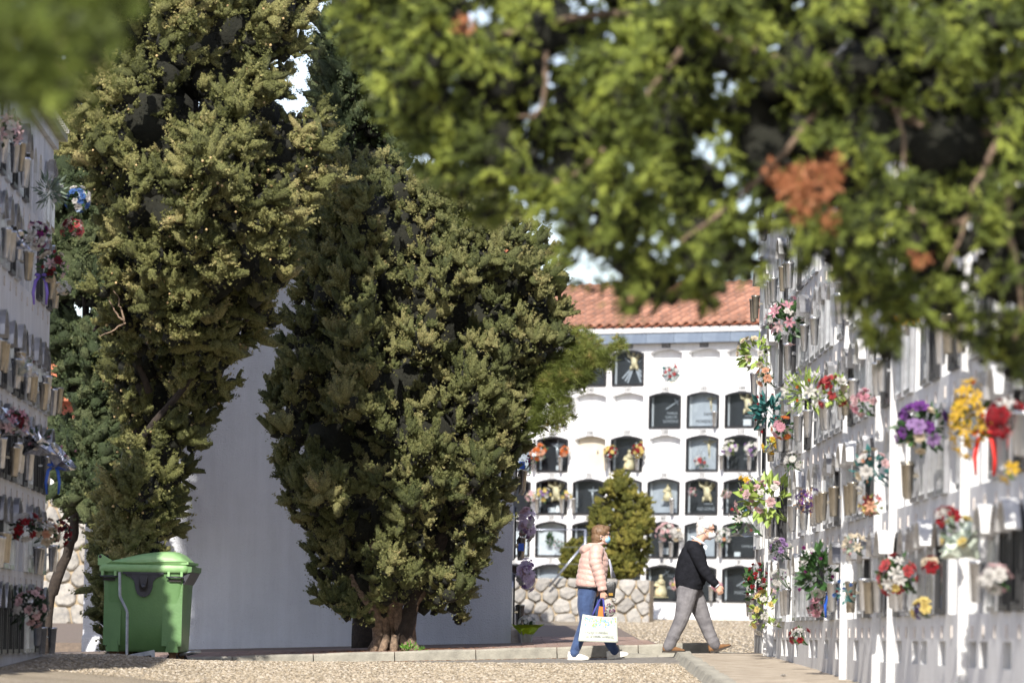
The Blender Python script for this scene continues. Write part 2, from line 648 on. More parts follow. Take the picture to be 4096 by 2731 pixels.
v, f = [], []
ysr = [64.6 - 0.8 * k for k in range(42)]
for y in ysr:
    for k in range(6):
        xx = kerb_x(y) + 0.1 + (wall_x(y) + 0.4 - kerb_x(y)) * k / 5
        v.append((xx, y, zr(xx, y) + 0.012 * mnoise.noise((xx * 2, y * 2, 0))))
for j in range(len(ysr) - 1):
    for k in range(5):
        a = j * 6 + k
        f.append((a, a + 6, a + 7, a + 1))
n0 = len(v)
for k in range(6): v.append((v[k][0], v[k][1], v[k][2] - 0.4))
for k in range(5): f.append((k, k + 1, n0 + k + 1, n0 + k))
rp_ = MB().add(v, f, smooth=True).build('pavement', M['dirt'])
tag(rp_, 'sandy sunlit pavement at the foot of the right niche wall', kind='structure')
kerb2 = empty('kerb', T(2.1, 64, 0))
tag(kerb2, 'kerb of rounded worn stones along the right pavement', 'kerb')
kst = [kerb_block(0.5, 0.22, 0.0, 0.05, 0.014, s + 10).mesh('kerb_stone', M['kerb']) for s in range(5)]
y = 64.55
i = 0
while y > 43:
    o = link('kerb_stone', kst[i % 5], kerb2)
    L = random.uniform(0.85, 1.1)
    yy = y - 0.25 * L
    o.matrix_local = kerb2.matrix_world.inverted() @ (T(kerb_x(yy), yy, zr(kerb_x(yy), yy) + random.uniform(0.0, 0.03)) @ RZ(-math.pi / 2 + random.uniform(-0.05, 0.05)) @ SCL(L, 1, 1))
    y -= 0.5 * L + 0.01
    i += 1
kerb3 = empty('kerb', T(2.6, 64.8, 0))
tag(kerb3, 'low kerb slabs at the far end of the right pavement', 'kerb')
for i in range(3):
    xx = 1.55 + 0.62 * i
    o = link('kerb_stone', kst[i], kerb3)
    o.matrix_local = kerb3.matrix_world.inverted() @ (T(xx, 64.72, zr(xx, 64.7) - 0.02 + 0.012 * i) @ SCL(1.22, 0.9, 1))

# ---- loose pebbles
def pebbles(name, n, xr, yr, smin, smax, skip=None):
    base = np.array([(1, 0, 0), (0, 1, 0), (-1, 0, 0), (0, -1, 0), (0, 0, .75), (0, 0, -.6), (.6, .6, .35), (-.6, -.55, .3)], float)
    tri = np.array([(0, 6, 4), (6, 1, 4), (1, 2, 4), (2, 7, 4), (7, 3, 4), (3, 0, 4), (0, 3, 5), (1, 0, 5), (2, 1, 5), (3, 2, 5)])
    X = RNG.uniform(*xr, n * 2)
    Y = RNG.uniform(*yr, n * 2)
    keep = np.ones(len(X), bool) if skip is None else ~skip(X, Y)
    X, Y = X[keep][:n], Y[keep][:n]
    n = len(X)
    Z = np.array([ground_z(a, b) for a, b in zip(X, Y)])
    s = RNG.uniform(smin, smax, n) ** 1.0
    A = RNG.uniform(0, 2 * math.pi, n)
    ca, sa = np.cos(A), np.sin(A)
    sx, sy, sz = s * RNG.uniform(.7, 1.3, n), s * RNG.uniform(.6, 1.1, n), s * RNG.uniform(.3, .55, n)
    bx, by, bz = base[:, 0][None] * sx[:, None], base[:, 1][None] * sy[:, None], base[:, 2][None] * sz[:, None]
    V = np.empty((n, len(base), 3), np.float32)
    V[:, :, 0] = bx * ca[:, None] - by * sa[:, None] + X[:, None]
    V[:, :, 1] = bx * sa[:, None] + by * ca[:, None] + Y[:, None]
    V[:, :, 2] = bz + (Z + sz * 0.35)[:, None]
    F = (tri[None] + (np.arange(n) * len(base))[:, None, None]).reshape(-1, 3)
    me = np_mesh(name, V.reshape(-1, 3), F, np.repeat(RNG.uniform(0, 1, n), len(base)))
    return me


def np_mesh(name, V, F, tint=None):
    me = bpy.data.meshes.new(name)
    me.vertices.add(len(V))
    me.vertices.foreach_set('co', np.ascontiguousarray(V, np.float32).ravel())
    me.loops.add(F.size)
    me.loops.foreach_set('vertex_index', np.ascontiguousarray(F, np.int32).ravel())
    me.polygons.add(len(F))
    me.polygons.foreach_set('loop_start', np.arange(0, F.size, F.shape[1], dtype=np.int32))
    me.polygons.foreach_set('loop_total', np.full(len(F), F.shape[1], np.int32))
    if tint is not None:
        a = me.attributes.new('tint', 'FLOAT', 'POINT')
        a.data.foreach_set('value', np.ascontiguousarray(tint, np.float32))
    me.update()
    me.validate()
    return me


M['pebble'] = mk_leaf('pebbles', [(0.0, srgb(146, 132, 113)), (0.35, srgb(165, 152, 131)), (0.75, srgb(180, 168, 149)), (1.0, srgb(200, 191, 178))], trans=0.0, rough=0.9)
def skip_front(X, Y): return ((X > kerb_x(Y) - 0.1)) | ((X < -4.85) & (Y < 57.7))
pm = pebbles('loose_gravel', 30000, (-5.2, 2.2), (49.5, 61.0), 0.008, 0.023, skip_front)
pm.materials.append(M['pebble'])
tag(link('loose_gravel', pm), 'loose pale pebbles of the gravel in the foreground', kind='stuff')
pm = pebbles('loose_gravel', 14000, (1.9, 6.0), (65, 112), 0.012, 0.032, lambda X, Y: (X > 3.0) & (Y < 66) | (X > 2.0) & (Y < 64.9))
pm.materials.append(M['pebble'])
tag(link('loose_gravel', pm), 'loose pale pebbles before the far niche wall', kind='stuff')


# ------------------------------------------------------------------ rubble walls
def clip(poly, nx_, ny_, c):
    out = []
    for i in range(len(poly)):
        a, b = poly[i], poly[(i + 1) % len(poly)]
        da, db = a[0] * nx_ + a[1] * ny_ - c, b[0] * nx_ + b[1] * ny_ - c
        if da <= 0: out.append(a)
        if (da < 0 < db) or (db < 0 < da):
            t = da / (da - db)
            out.append((a[0] + (b[0] - a[0]) * t, a[1] + (b[1] - a[1]) * t))
    return out


def rubble_wall(L, H, cell, seed, root, thick=0.4):
    r = random.Random(seed)
    sites = []
    ny_ = max(2, round(H / (cell * 0.8)))
    nx_ = max(2, round(L / cell))
    for j in range(ny_):
        for i in range(nx_ + 1):
            sites.append(((i + (0.5 if j % 2 else 0) + r.uniform(-.33, .33)) * L / nx_, (j + 0.5 + r.uniform(-.3, .3)) * H / ny_))
    MB().box(0, L, 0.05, thick, -0.3, H - 0.03).build('mortar_core', M['mortar'], root)
    for k, (sx, sy) in enumerate(sites):
        poly = [(0, 0), (L, 0), (L, H), (0, H)]
        for m_, (qx, qy) in enumerate(sites):
            if m_ == k or abs(qx - sx) > 3 * cell or abs(qy - sy) > 3 * cell: continue
            dx, dy = qx - sx, qy - sy
            poly = clip(poly, dx, dy, (qx * qx + qy * qy - sx * sx - sy * sy) / 2)
            if len(poly) < 3: break
        if len(poly) < 3: continue
        cx = sum(p[0] for p in poly) / len(poly)
        cy = sum(p[1] for p in poly) / len(poly)
        size = max(max(p[0] for p in poly) - min(p[0] for p in poly), max(p[1] for p in poly) - min(p[1] for p in poly))
        if size < 0.06: continue
        k_ = 1 - 0.032 / max(0.1, size)
        k_ = max(0.75, k_)
        poly = [(cx + (a - cx) * k_, cy + (b - cy) * k_) for a, b in poly]
        rp2 = []
        for i in range(len(poly)):                       # round the corners off
            a, b = poly[i], poly[(i + 1) % len(poly)]
            rp2 += [(a[0] * .82 + b[0] * .18 + r.uniform(-.008, .008), a[1] * .82 + b[1] * .18 + r.uniform(-.008, .008)), (a[0] * .18 + b[0] * .82, a[1] * .18 + b[1] * .82)]
        n = len(rp2)
        pr = r.uniform(0.0, 0.045)
        ins = 0.84
        v = [(a - cx, 0.09, b - cy) for a, b in rp2] + [(a - cx, 0.02 - pr * .5, b - cy) for a, b in rp2]
        v += [((a - cx) * ins, -pr + r.uniform(-.012, .012), (b - cy) * ins) for a, b in rp2]
        f = [(i, (i + 1) % n, n + (i + 1) % n, n + i) for i in range(n)]
        f += [(n + i, n + (i + 1) % n, 2 * n + (i + 1) % n, 2 * n + i) for i in range(n)]
        v.append((r.uniform(-.02, .02), -pr - r.uniform(0, 0.02), r.uniform(-.02, .02)))
        f += [(2 * n + i, 2 * n + (i + 1) % n, 3 * n) for i in range(n)]
        MB().add(v, f).build('stone', M['stone'], root, T(cx, 0, cy))


p = Q(1150, 1421, 106.5)
sw = empty('stone_wall', T(p.x, p.y, G(p.x, p.y) - 0.03) @ RZ(-0.12))
tag(sw, 'low grey rubble stone wall below the round green bushes', 'stone wall')
rubble_wall(3.02, 0.93, 0.32, 3, sw, 0.9)
p = Q(40, 1430, 97)
sw = empty('stone_wall', T(p.x - 0.5, 97, G(p.x, 97) - 0.03))
tag(sw, 'sunlit rubble retaining wall glimpsed beside the left niche wall', 'stone wall')
rubble_wall(4.0, 2.5, 0.42, 8, sw, 0.6)

# ------------------------------------------------------------------ niche blocks
def arch(w, h, rise, n=8):
    a = w / 2
    R = (a * a + rise * rise) / (2 * rise)
    cz = h - R
    t0 = math.asin(min(1, a / R))
    pts = [(-a, 0.0), (-a, h - rise)]
    for i in range(1, n):
        t = -t0 + 2 * t0 * i / n
        pts.append((R * math.sin(t), cz + R * math.cos(t)))
    pts += [(a, h - rise), (a, 0.0)]
    return pts            # left foot, over the arch, right foot


def grow(pts, d, h0=None):
    """outline shifted outwards by d (foot level moves down by d)"""
    zmax = max(p[1] for p in pts)
    a = max(p[0] for p in pts)
    cz = zmax * 0.5
    return [(x * (a + d) / a, cz + (z - cz) * (zmax / 2 + d) / (zmax / 2)) for x, z in pts]


class Block:
    def __init__(self, name, O, nrm, label, ncol, p, sills, ow, oh, rise, depth, ztop, thick, mat, group='burial niche walls', low=None):
        n = Vector((nrm[0], nrm[1], 0)).normalized()
        t = (-n).cross(Vector((0, 0, 1)))
        self.n, self.t, self.O = n, t, Vector(O)
        self.Mx = Matrix(((t.x, -n.x, 0, O[0]), (t.y, -n.y, 0, O[1]), (0, 0, 1, O[2]), (0, 0, 0, 1)))
        self.root = empty(name, self.Mx)
        tag(self.root, label, 'niche wall', group)
        self.p, self.sills, self.ow, self.oh, self.rise, self.depth = p, [s - O[2] for s in sills], ow, oh, rise, depth
        self.ncol = ncol
        self.ztop = ztop - O[2]
        self.out = arch(ow, oh, rise)
        pit = self.sills[1] - self.sills[0]
        mb = MB()
        gap = (pit - oh)
        low_gap = min(gap * 0.5, 0.12)
        for c in range(ncol):
            u0, u1 = c * p, (c + 1) * p
            for r, s in enumerate(self.sills):
                zb = s - low_gap
                zt = (self.sills[r + 1] - low_gap) if r + 1 < len(self.sills) else self.ztop
                self._cell(mb, u0, u1, zb, zt, s, depth)
            zb = self.sills[0] - low_gap
            z0 = -0.6
            if low and low(c):
                self._rect(mb, u0, u1, z0, zb, 0.02, zb - 0.10, ow * 0.9, 0.55)
            else:
                mb.add([(u0, 0, z0), (u1, 0, z0), (u1, 0, zb), (u0, 0, zb)], [(0, 1, 2, 3)])
        W = ncol * p
        mb.add([(0, 0, -0.6), (0, thick, -0.6), (0, thick, self.ztop), (0, 0, self.ztop)], [(0, 3, 2, 1)])
        mb.add([(W, 0, -0.6), (W, thick, -0.6), (W, thick, self.ztop), (W, 0, self.ztop)], [(0, 1, 2, 3)])
        mb.add([(0, thick, -0.6), (W, thick, -0.6), (W, thick, self.ztop), (0, thick, self.ztop)], [(3, 2, 1, 0)])
        mb.add([(0, 0, self.ztop), (W, 0, self.ztop), (W, thick, self.ztop), (0, thick, self.ztop)], [(0, 1, 2, 3)])
        self.wall = mb.build('wall', mat, self.root)
        self.W, self.thick = W, thick

    def _cell(self, mb, u0, u1, zb, zt, s, depth):
        uc = (u0 + u1) / 2
        A = [(uc + x, s + z) for x, z in self.out]
        a0, a1 = A[0], A[-1]
        n = len(A)
        v = [(u0, 0, zb), (u1, 0, zb), (u1, 0, zt), (u0, 0, zt)] + [(x, 0, z) for x, z in A] + [(x, depth, z) for x, z in A]
        f = [(0, 1, 4 + n - 1, 4), (0, 4, 5, 3), (1, 2, 4 + n - 2, 4 + n - 1)]
        k = n - 3                                    # arch segments between points 1 .. n-2
        tops = [3]
        base = len(v)
        for i in range(1, k):
            v.append((u0 + (u1 - u0) * i / k, 0, zt))
            tops.append(base + i - 1)
        tops.append(2)
        for i in range(k):
            f.append((4 + 1 + i, 4 + 2 + i, tops[i + 1], tops[i]))
        for i in range(n - 1):                       # reveals
            f.append((4 + i, 4 + n + i, 4 + n + i + 1, 4 + i + 1))
        f.append((4 + n - 1, 4 + 2 * n - 1, 4 + n, 4))
        mb.add(v, f)

    def _rect(self, mb, u0, u1, z0, z1, za_, zb_, w, depth):
        uc = (u0 + u1) / 2
        a = w / 2
        v = [(u0, 0, z0), (u1, 0, z0), (u1, 0, z1), (u0, 0, z1), (uc - a, 0, za_), (uc + a, 0, za_), (uc + a, 0, zb_), (uc - a, 0, zb_)]
        v += [(x, depth, z) for x, _, z in v[4:]]
        f = [(0, 1, 5, 4), (1, 2, 6, 5), (2, 3, 7, 6), (3, 0, 4, 7), (4, 5, 9, 8), (5, 6, 10, 9), (6, 7, 11, 10), (7, 4, 8, 11), (8, 9, 10, 11)]
        mb.add(v, f)

    def at(self, c, r):
        return T((c + 0.5) * self.p, 0, self.sills[r])

    def hit(self, px, py, off=0.0):
        """point of the face (moved out by off) seen at a pixel of the 2352 wide photograph"""
        v = Q(px, py, 1.0)
        k = (self.O + self.n * off).dot(self.n) / v.dot(self.n)
        return v * k


class Kit:
    """shared meshes for one niche size"""
    def __init__(self, ow, oh, rise, depth):
        out = arch(ow, oh, rise)
        inn = [(x, z + 0.0) for x, z in grow(out, -0.045)]
        fit = grow(out, -0.004)
        self.slab = {}
        self.slab_mb = MB().prism(list(reversed(fit)), depth - 0.035, depth - 0.002)
        self.frame_mb = MB().strip(fit, inn, -0.035, 0.03)
        self.mull_mb = MB().strip(fit, inn, -0.035, 0.03).box(-0.018, 0.018, -0.03, 0.02, 0.02, oh - 0.04)
        self.thin_mb = MB().strip(grow(out, 0.012), grow(out, -0.03), -0.022, -0.004)
        self.pane = MB().prism(list(reversed(grow(out, -0.043))), -0.012, -0.006).mesh('pane', M['glass'])
        top = [q for q in out[1:-1]]
        self.hoods = []
        for pr, gr in ((0.10, 0.02), (0.14, 0.03), (0.07, 0.01)):
            o2 = [q for q in grow(out, gr)[1:-1]]
            i2 = [q for q in grow(out, gr - 0.02)[1:-1]]
            self.hoods.append(MB().strip(o2, i2, -pr, -0.036, closed=False))
        self.sill = MB().box(-ow / 2 - 0.03, ow / 2 + 0.03, -0.075, -0.001, -0.045, -0.008).mesh('sill', M['white'])
        self.cache = {}

    def get(self, kind, mat):
        k = (kind, mat.name)
        if k not in self.cache:
            mb = {'slab': self.slab_mb, 'frame': self.frame_mb, 'mull': self.mull_mb, 'thin': self.thin_mb,
                  'hood0': self.hoods[0], 'hood1': self.hoods[1], 'hood2': self.hoods[2]}[kind]
            self.cache[k] = mb.mesh(kind, mat)
        return self.cache[k]


def vase_mb():
    mb = MB().lathe([(0.030, 0.0), (0.033, 0.01), (0.048, 0.26), (0.053, 0.262), (0.053, 0.285), (0.047, 0.285), (0.04, 0.2), (0.0, 0.19)], 12, caps=False)
    mb.box(-0.012, 0.012, 0.03, 0.085, 0.17, 0.195)
    return mb


VASE = {k: vase_mb().mesh('vase', M[k]) for k in ('steel', 'bronze')}
PLATE = MB().box(-0.105, 0.105, -0.012, -0.001, -0.062, 0.062).mesh('number_plate', M['plate'])
PLATE_V = MB().box(-0.04, 0.04, -0.012, -0.001, -0.045, 0.045).mesh('number_plate', M['tag_plate'])
PLATE_D = MB().box(-0.11, 0.11, -0.012, -0.001, -0.055, 0.055).mesh('number_plate', M['plate_dark'])


def fit_niche(b, kit, c, r, slab='granite', frame=None, mull=False, hood=None, vases=None, sill=False, pane=True, hm='steel'):
    """slab, glazed door, hood and vases of one niche"""
    at = b.at(c, r)
    if slab: link('slab', kit.get('slab', M[slab]), b.root, at)
    if frame is None: return None
    fr = link('niche_door', kit.get('mull' if mull else 'frame', M[frame]), b.root, at)
    if pane: link('pane', kit.pane, fr)
    if hood is not None: link('hood', kit.get('hood%d' % hood, M[hm]), fr)
    if sill: link('sill', kit.sill, fr)
    for (u, z, mt) in (vases or []):
        link('vase', VASE[mt], fr, T(u, -0.13, z))
    return fr


# ---- right hand wall: six rows running towards the camera
RSILL = [0.23 + 0.912 * k for k in range(6)]
OR = Vector((3.11, 66.0, G(3.1, 66) + 0.02))
far_pt, near_pt = Vector((3.11, 66.0)), Vector((3.36, 34.2))
dvec = (near_pt - far_pt).normalized()
nR = Vector((dvec.y, -dvec.x))                  # outward: to the left
if nR.x > 0: nR = -nR
BR = Block('niche_wall', OR, nR, 'long white niche wall in full sun receding along the right', 42, 0.8, RSILL, 0.64, 0.71, 0.19, 0.26, 5.72, 2.3, M['white_old'],
           low=lambda c: (c * 7919 % 11) in (1, 3, 4, 6, 8, 9))
KR = Kit(0.64, 0.71, 0.19, 0.26)
rr = random.Random(21)
for c in range(42):
    for r in range(6):
        q = rr.random()
        pl = link('number_plate', PLATE_V, BR.root, T((c + 0.5) * 0.8, 0, BR.sills[r] - 0.13))
        if q < 0.24:
            fit_niche(BR, KR, c, r, rr.choice(['white_old', 'white_old', 'cream']))
            continue
        fm = rr.choice(['alu', 'alu', 'alu', 'black_metal', 'steel'])
        vs = []
        if mnoise.noise((c * 0.45, r * 7.3, 1.5)) + rr.uniform(-.3, .3) > 0.06:
            vm = rr.choice(['steel', 'steel', 'steel', 'steel', 'bronze'])
            z = 0.05 + rr.uniform(-0.03, 0.03)
            vs = rr.choice([[(-0.26, z, vm), (0.26, z + .01, vm)], [(0.14, z, vm), (0.28, z, vm)], [(-0.28, z, vm), (-0.15, z - .02, vm)], [(0.2, z, vm)], [(-0.05, z, vm), (0.08, z, vm)]])
        fit_niche(BR, KR, c, r, rr.choice(['granite', 'granite', 'marble', 'marble_w', 'granite']), fm, rr.random() < 0.45, rr.choice([None, None, 0, 2, 1]), vs, False, hm=rr.choice(['steel', 'alu', 'white_old']))
pil = MB().box(-0.035, 0.035, -0.07, -0.002, -0.75, BR.ztop - 0.13).mesh('pilaster', M['white_old'])
for c in range(1, 42):
    if rr.random() < 0.28: link('pilaster', pil, BR.root, T(c * 0.8, 0, 0))
# cornice and eaves
mb = MB().box(-0.1, BR.W + 0.05, -0.10, -0.003, BR.ztop - 0.12, BR.ztop + 0.06)
mb.build('cornice', M['white_old'], BR.root)
mb = MB().add([(-0.15, -0.38, BR.ztop + 0.30), (BR.W, -0.38, BR.ztop + 0.30), (BR.W, 1.2, BR.ztop + 0.75), (-0.15, 1.2, BR.ztop + 0.75),
               (-0.15, -0.38, BR.ztop + 0.36), (BR.W, -0.38, BR.ztop + 0.36), (BR.W, 1.2, BR.ztop + 0.81), (-0.15, 1.2, BR.ztop + 0.81)],
              [(0, 3, 2, 1), (4, 5, 6, 7), (0, 1, 5, 4), (1, 2, 6, 5), (2, 3, 7, 6), (3, 0, 4, 7)])
mb.add([(0, 0.0, BR.ztop + 0.06), (BR.W, 0.0, BR.ztop + 0.06), (BR.W, 0.0, BR.ztop + 0.40), (0, 0.0, BR.ztop + 0.40)], [(0, 1, 2, 3)])
mb.build('roof', M['cement'], BR.root)

# ---- left hand wall: in shade, ends before the trees
far_l, near_l = Vector((-5.03, 57.0)), Vector((-4.80, 46.0))
dl = (far_l - near_l).normalized()
nL = Vector((dl.y, -dl.x))
OL = Vector((near_l.x, near_l.y, -0.36))
BL = Block('niche_wall', OL, nL, 'shaded white niche wall with many bouquets at the left edge', 14, 0.786, [-0.26, 0.57, 1.435, 2.29, 3.43, 4.28], 0.58, 0.69, 0.24, 0.26, 5.22, 2.4, M['white_old'])
KL = Kit(0.58, 0.69, 0.24, 0.26)
rl = random.Random(5)
LEFT_EMPTY = {(9, 5), (10, 5), (11, 5), (8, 4), (9, 4), (9, 1), (8, 1), (10, 4)}
for c in range(14):
    for r in range(6):
        link('number_plate', PLATE_V, BL.root, T((c + 0.5) * 0.786, 0, BL.sills[r] - 0.11)) if r else None
        if (c, r) in LEFT_EMPTY:
            fit_niche(BL, KL, c, r, rl.choice(['white_old', 'granite']))
            continue
        vm = rl.choice(['steel', 'steel', 'bronze'])
        z = rl.uniform(-0.04, 0.10)
        vs = rl.choice([[(-0.22, z, vm), (-0.1, z, vm)], [(0.1, z, vm), (0.22, z, vm)], [(-0.2, z, vm), (0.2, z, vm)], [(0.05, z, vm)]]) if mnoise.noise((c * 0.6, r * 5.1, 3.3)) + rl.uniform(-.25, .25) > -0.02 else []
        fit_niche(BL, KL, c, r, rl.choice(['granite', 'granite', 'marble']), rl.choice(['alu', 'alu', 'black_metal']), rl.random() < 0.3, rl.choice([0, 2, 2, None]), vs, False, hm=rl.choice(['steel', 'alu']))
mb = MB().box(-0.05, BL.W + 0.28, -0.13, 0.6, BL.ztop + 0.09, BL.ztop + 0.16, M=None)
for k in range(46):
    mb.box(-0.05 + k * 0.245, -0.05 + k * 0.245 + 0.11, -0.16, 0.6, BL.ztop + 0.161, BL.ztop + 0.20)
mb.build('roof', M['cement'], BL.root)
MB().box(0, BL.W + 0.02, -0.05, -0.003, BL.ztop - 0.02, BL.ztop + 0.088).build('cornice', M['white_old'], BL.root)

# ---- the end building: its plain white end wall stands in the shade of the trees
gw = empty('niche_wall', T(-5.64, 70.0, zp(-3, 70)) @ RZ(math.radians(0.6)))
tag(gw, 'plain white end wall standing in tree shade, in the middle', 'niche wall', 'burial niche walls')
GWW, GWH = 5.70, 5.25
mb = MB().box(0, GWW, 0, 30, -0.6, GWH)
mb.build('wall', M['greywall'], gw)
mb = MB().prism([(-0.25, GWH - 0.02), (GWW + 0.25, GWH - 0.02), (GWW + 0.25, GWH + 0.08), (GWW / 2, GWH + 0.9), (-0.25, GWH + 0.08)], -0.12, 30.1)
mb.build('roof', M['tile_old'], gw)
MB().box(-0.012, GWW + 0.012, -0.02, -0.002, -0.2, 0.10).build('plinth', M['greywall'], gw)
# a few frames and vases on its right hand side, seen edge on
gkit = Kit(0.62, 0.70, 0.2, 0.2)
for zz in (0.35, 1.25, 2.15, 3.05):
    for k in range(3):
        Ms = T(GWW, 0.5 + 0.8 * k, zz) @ RZ(math.pi / 2)
        fr = link('niche_door', gkit.get('thin', M['alu']), gw, Ms)
        link('slab', gkit.get('slab', M['granite']), fr, T(0, -0.21, 0))
        for u in (-0.2, 0.2): link('vase', VASE['bronze'], fr, T(u, -0.13, 0.0))

# ---- far block, facing the camera at an angle, tiled roof
TH = math.radians(36)
nB = Vector((-math.sin(TH), -math.cos(TH)))
tB = Vector((math.cos(TH), -math.sin(TH)))
PB = 0.98
c2 = Vector((2.518, 113.0))                         # centre of the column below the angel relief
KB0 = 5                                             # columns built left of the first visible one
OB2 = c2 - tB * (PB * (KB0 + 2.5))
OB = Vector((OB2.x, OB2.y, 0.40))
BSILL = [0.825 + 0.923 * k for k in range(6)]
BB = Block('niche_wall', OB, nB, 'sunlit white niche wall under a red tiled roof at the back', KB0 + 9, PB, BSILL, 0.83, 0.775, 0.075, 0.2, 6.34, 2.6, M['white'])
KB = Kit(0.83, 0.775, 0.075, 0.2)


def bk(c, row):
    """column (0 = first in view), row counted from the top 1..6"""
    return KB0 + c, 6 - row


def statue(kind):
    """ivory coloured relief figures"""
    mb = MB()
    if kind == 'madonna':
        mb.lathe([(0.10, 0), (0.125, 0.02), (0.115, 0.10), (0.09, 0.17), (0.075, 0.235), (0.085, 0.27), (0.05, 0.31), (0.03, 0.33)], 10)
        mb.ball((0, -0.005, 0.365), (0.036, 0.036, 0.045), 8, 6)
        mb.ball((0.055, -0.06, 0.25), (0.05, 0.04, 0.035), 8, 5)
        mb.ball((0.085, -0.075, 0.285), (0.024, 0.024, 0.027), 6, 5)
        mb.tube([(-0.08, -0.02, 0.27), (-0.085, -0.07, 0.2), (0.0, -0.1, 0.2)], 0.026, 6)
        mb.box(-0.13, 0.13, -0.09, 0.09, -0.02, 0.0)
    elif kind == 'angel':
        mb.tube([(0.02, 0, -.02), (0.0, -0.02, 0.1), (0.0, -0.02, 0.2)], [(0.085, 0.04), (0.058, 0.045), (0.066, 0.04)], 10, flat=(1, 0, 0))
        mb.ball((0.0, -0.03, 0.262), (0.034, 0.034, 0.044), 8, 6)
        for sx in (-1, 1):
            mb.tube([(sx * .05, -0.02, 0.2), (sx * 0.11, -0.05, 0.215), (sx * 0.135, -0.06, 0.30)], [0.028, 0.022, 0.013], 6)
            mb.prism([(sx * a, b) for a, b in (((.03, .1), (.10, .17), (.19, .29), (.10, .25), (.04, .22)) if sx > 0 else ((.03, .1), (.04, .22), (.10, .25), (.19, .29), (.10, .17)))], -.005, .012)
            mb.tube([(sx * .05, -.02, .03), (sx * .085, -.02, -.05)], [.03, .012], 6)
    elif kind == 'crucifix':
        mb.tube([(0, 0, 0), (0, -0.01, 0.12), (0, -0.01, 0.19)], [0.013, 0.02, 0.026], 6)
        mb.ball((0.006, -0.02, 0.225), (0.02, 0.02, 0.025), 6, 5)
        mb.tube([(0, -0.01, 0.185), (-0.06, -0.01, 0.21), (-0.115, 0, 0.235)], [0.014, 0.011, 0.008], 5)
        mb.tube([(0, -0.01, 0.185), (0.06, -0.01, 0.21), (0.115, 0, 0.235)], [0.014, 0.011, 0.008], 5)
        mb.box(-0.012, 0.012, 0.012, 0.024, -0.06, 0.31)
        mb.box(-0.135, 0.135, 0.012, 0.024, 0.225, 0.248)
    elif kind == 'cross':
        mb.box(-0.2, 0.2, -0.008, 0.008, -0.012, 0.012, RY(-0.5) @ T(0, 0, 0))
        mb.box(-0.07, 0.07, -0.006, 0.01, -0.010, 0.010, T(0.09, 0, 0.055) @ RY(0.9))
    return mb


STAT = {k: statue(k).mesh('figure', M['ivory']) for k in ('madonna', 'angel', 'crucifix')}
STAT['cross'] = statue('cross').mesh('cross', M['silver_letters'])
STAT['cross_d'] = statue('crucifix').mesh('figure', M['silver_letters'])
FRAME_ME = MB().box(-0.055, 0.055, -0.008, 0.008, 0, 0.085).mesh('photo', M['marble_w'])
BELL = MB().lathe([(0.075, 0), (0.07, 0.03), (0.05, 0.10), (0.03, 0.16), (0.0, 0.18)], 10).mesh('ornament', M['marble_w'])


def txt(parent, s, x, z, size, mat, y, sub=True):
    me = text_mesh(s, size)
    if not me.materials: me.materials.append(mat)
    return link('lettering', me, parent, T(x, y, z) @ RX(math.pi / 2))


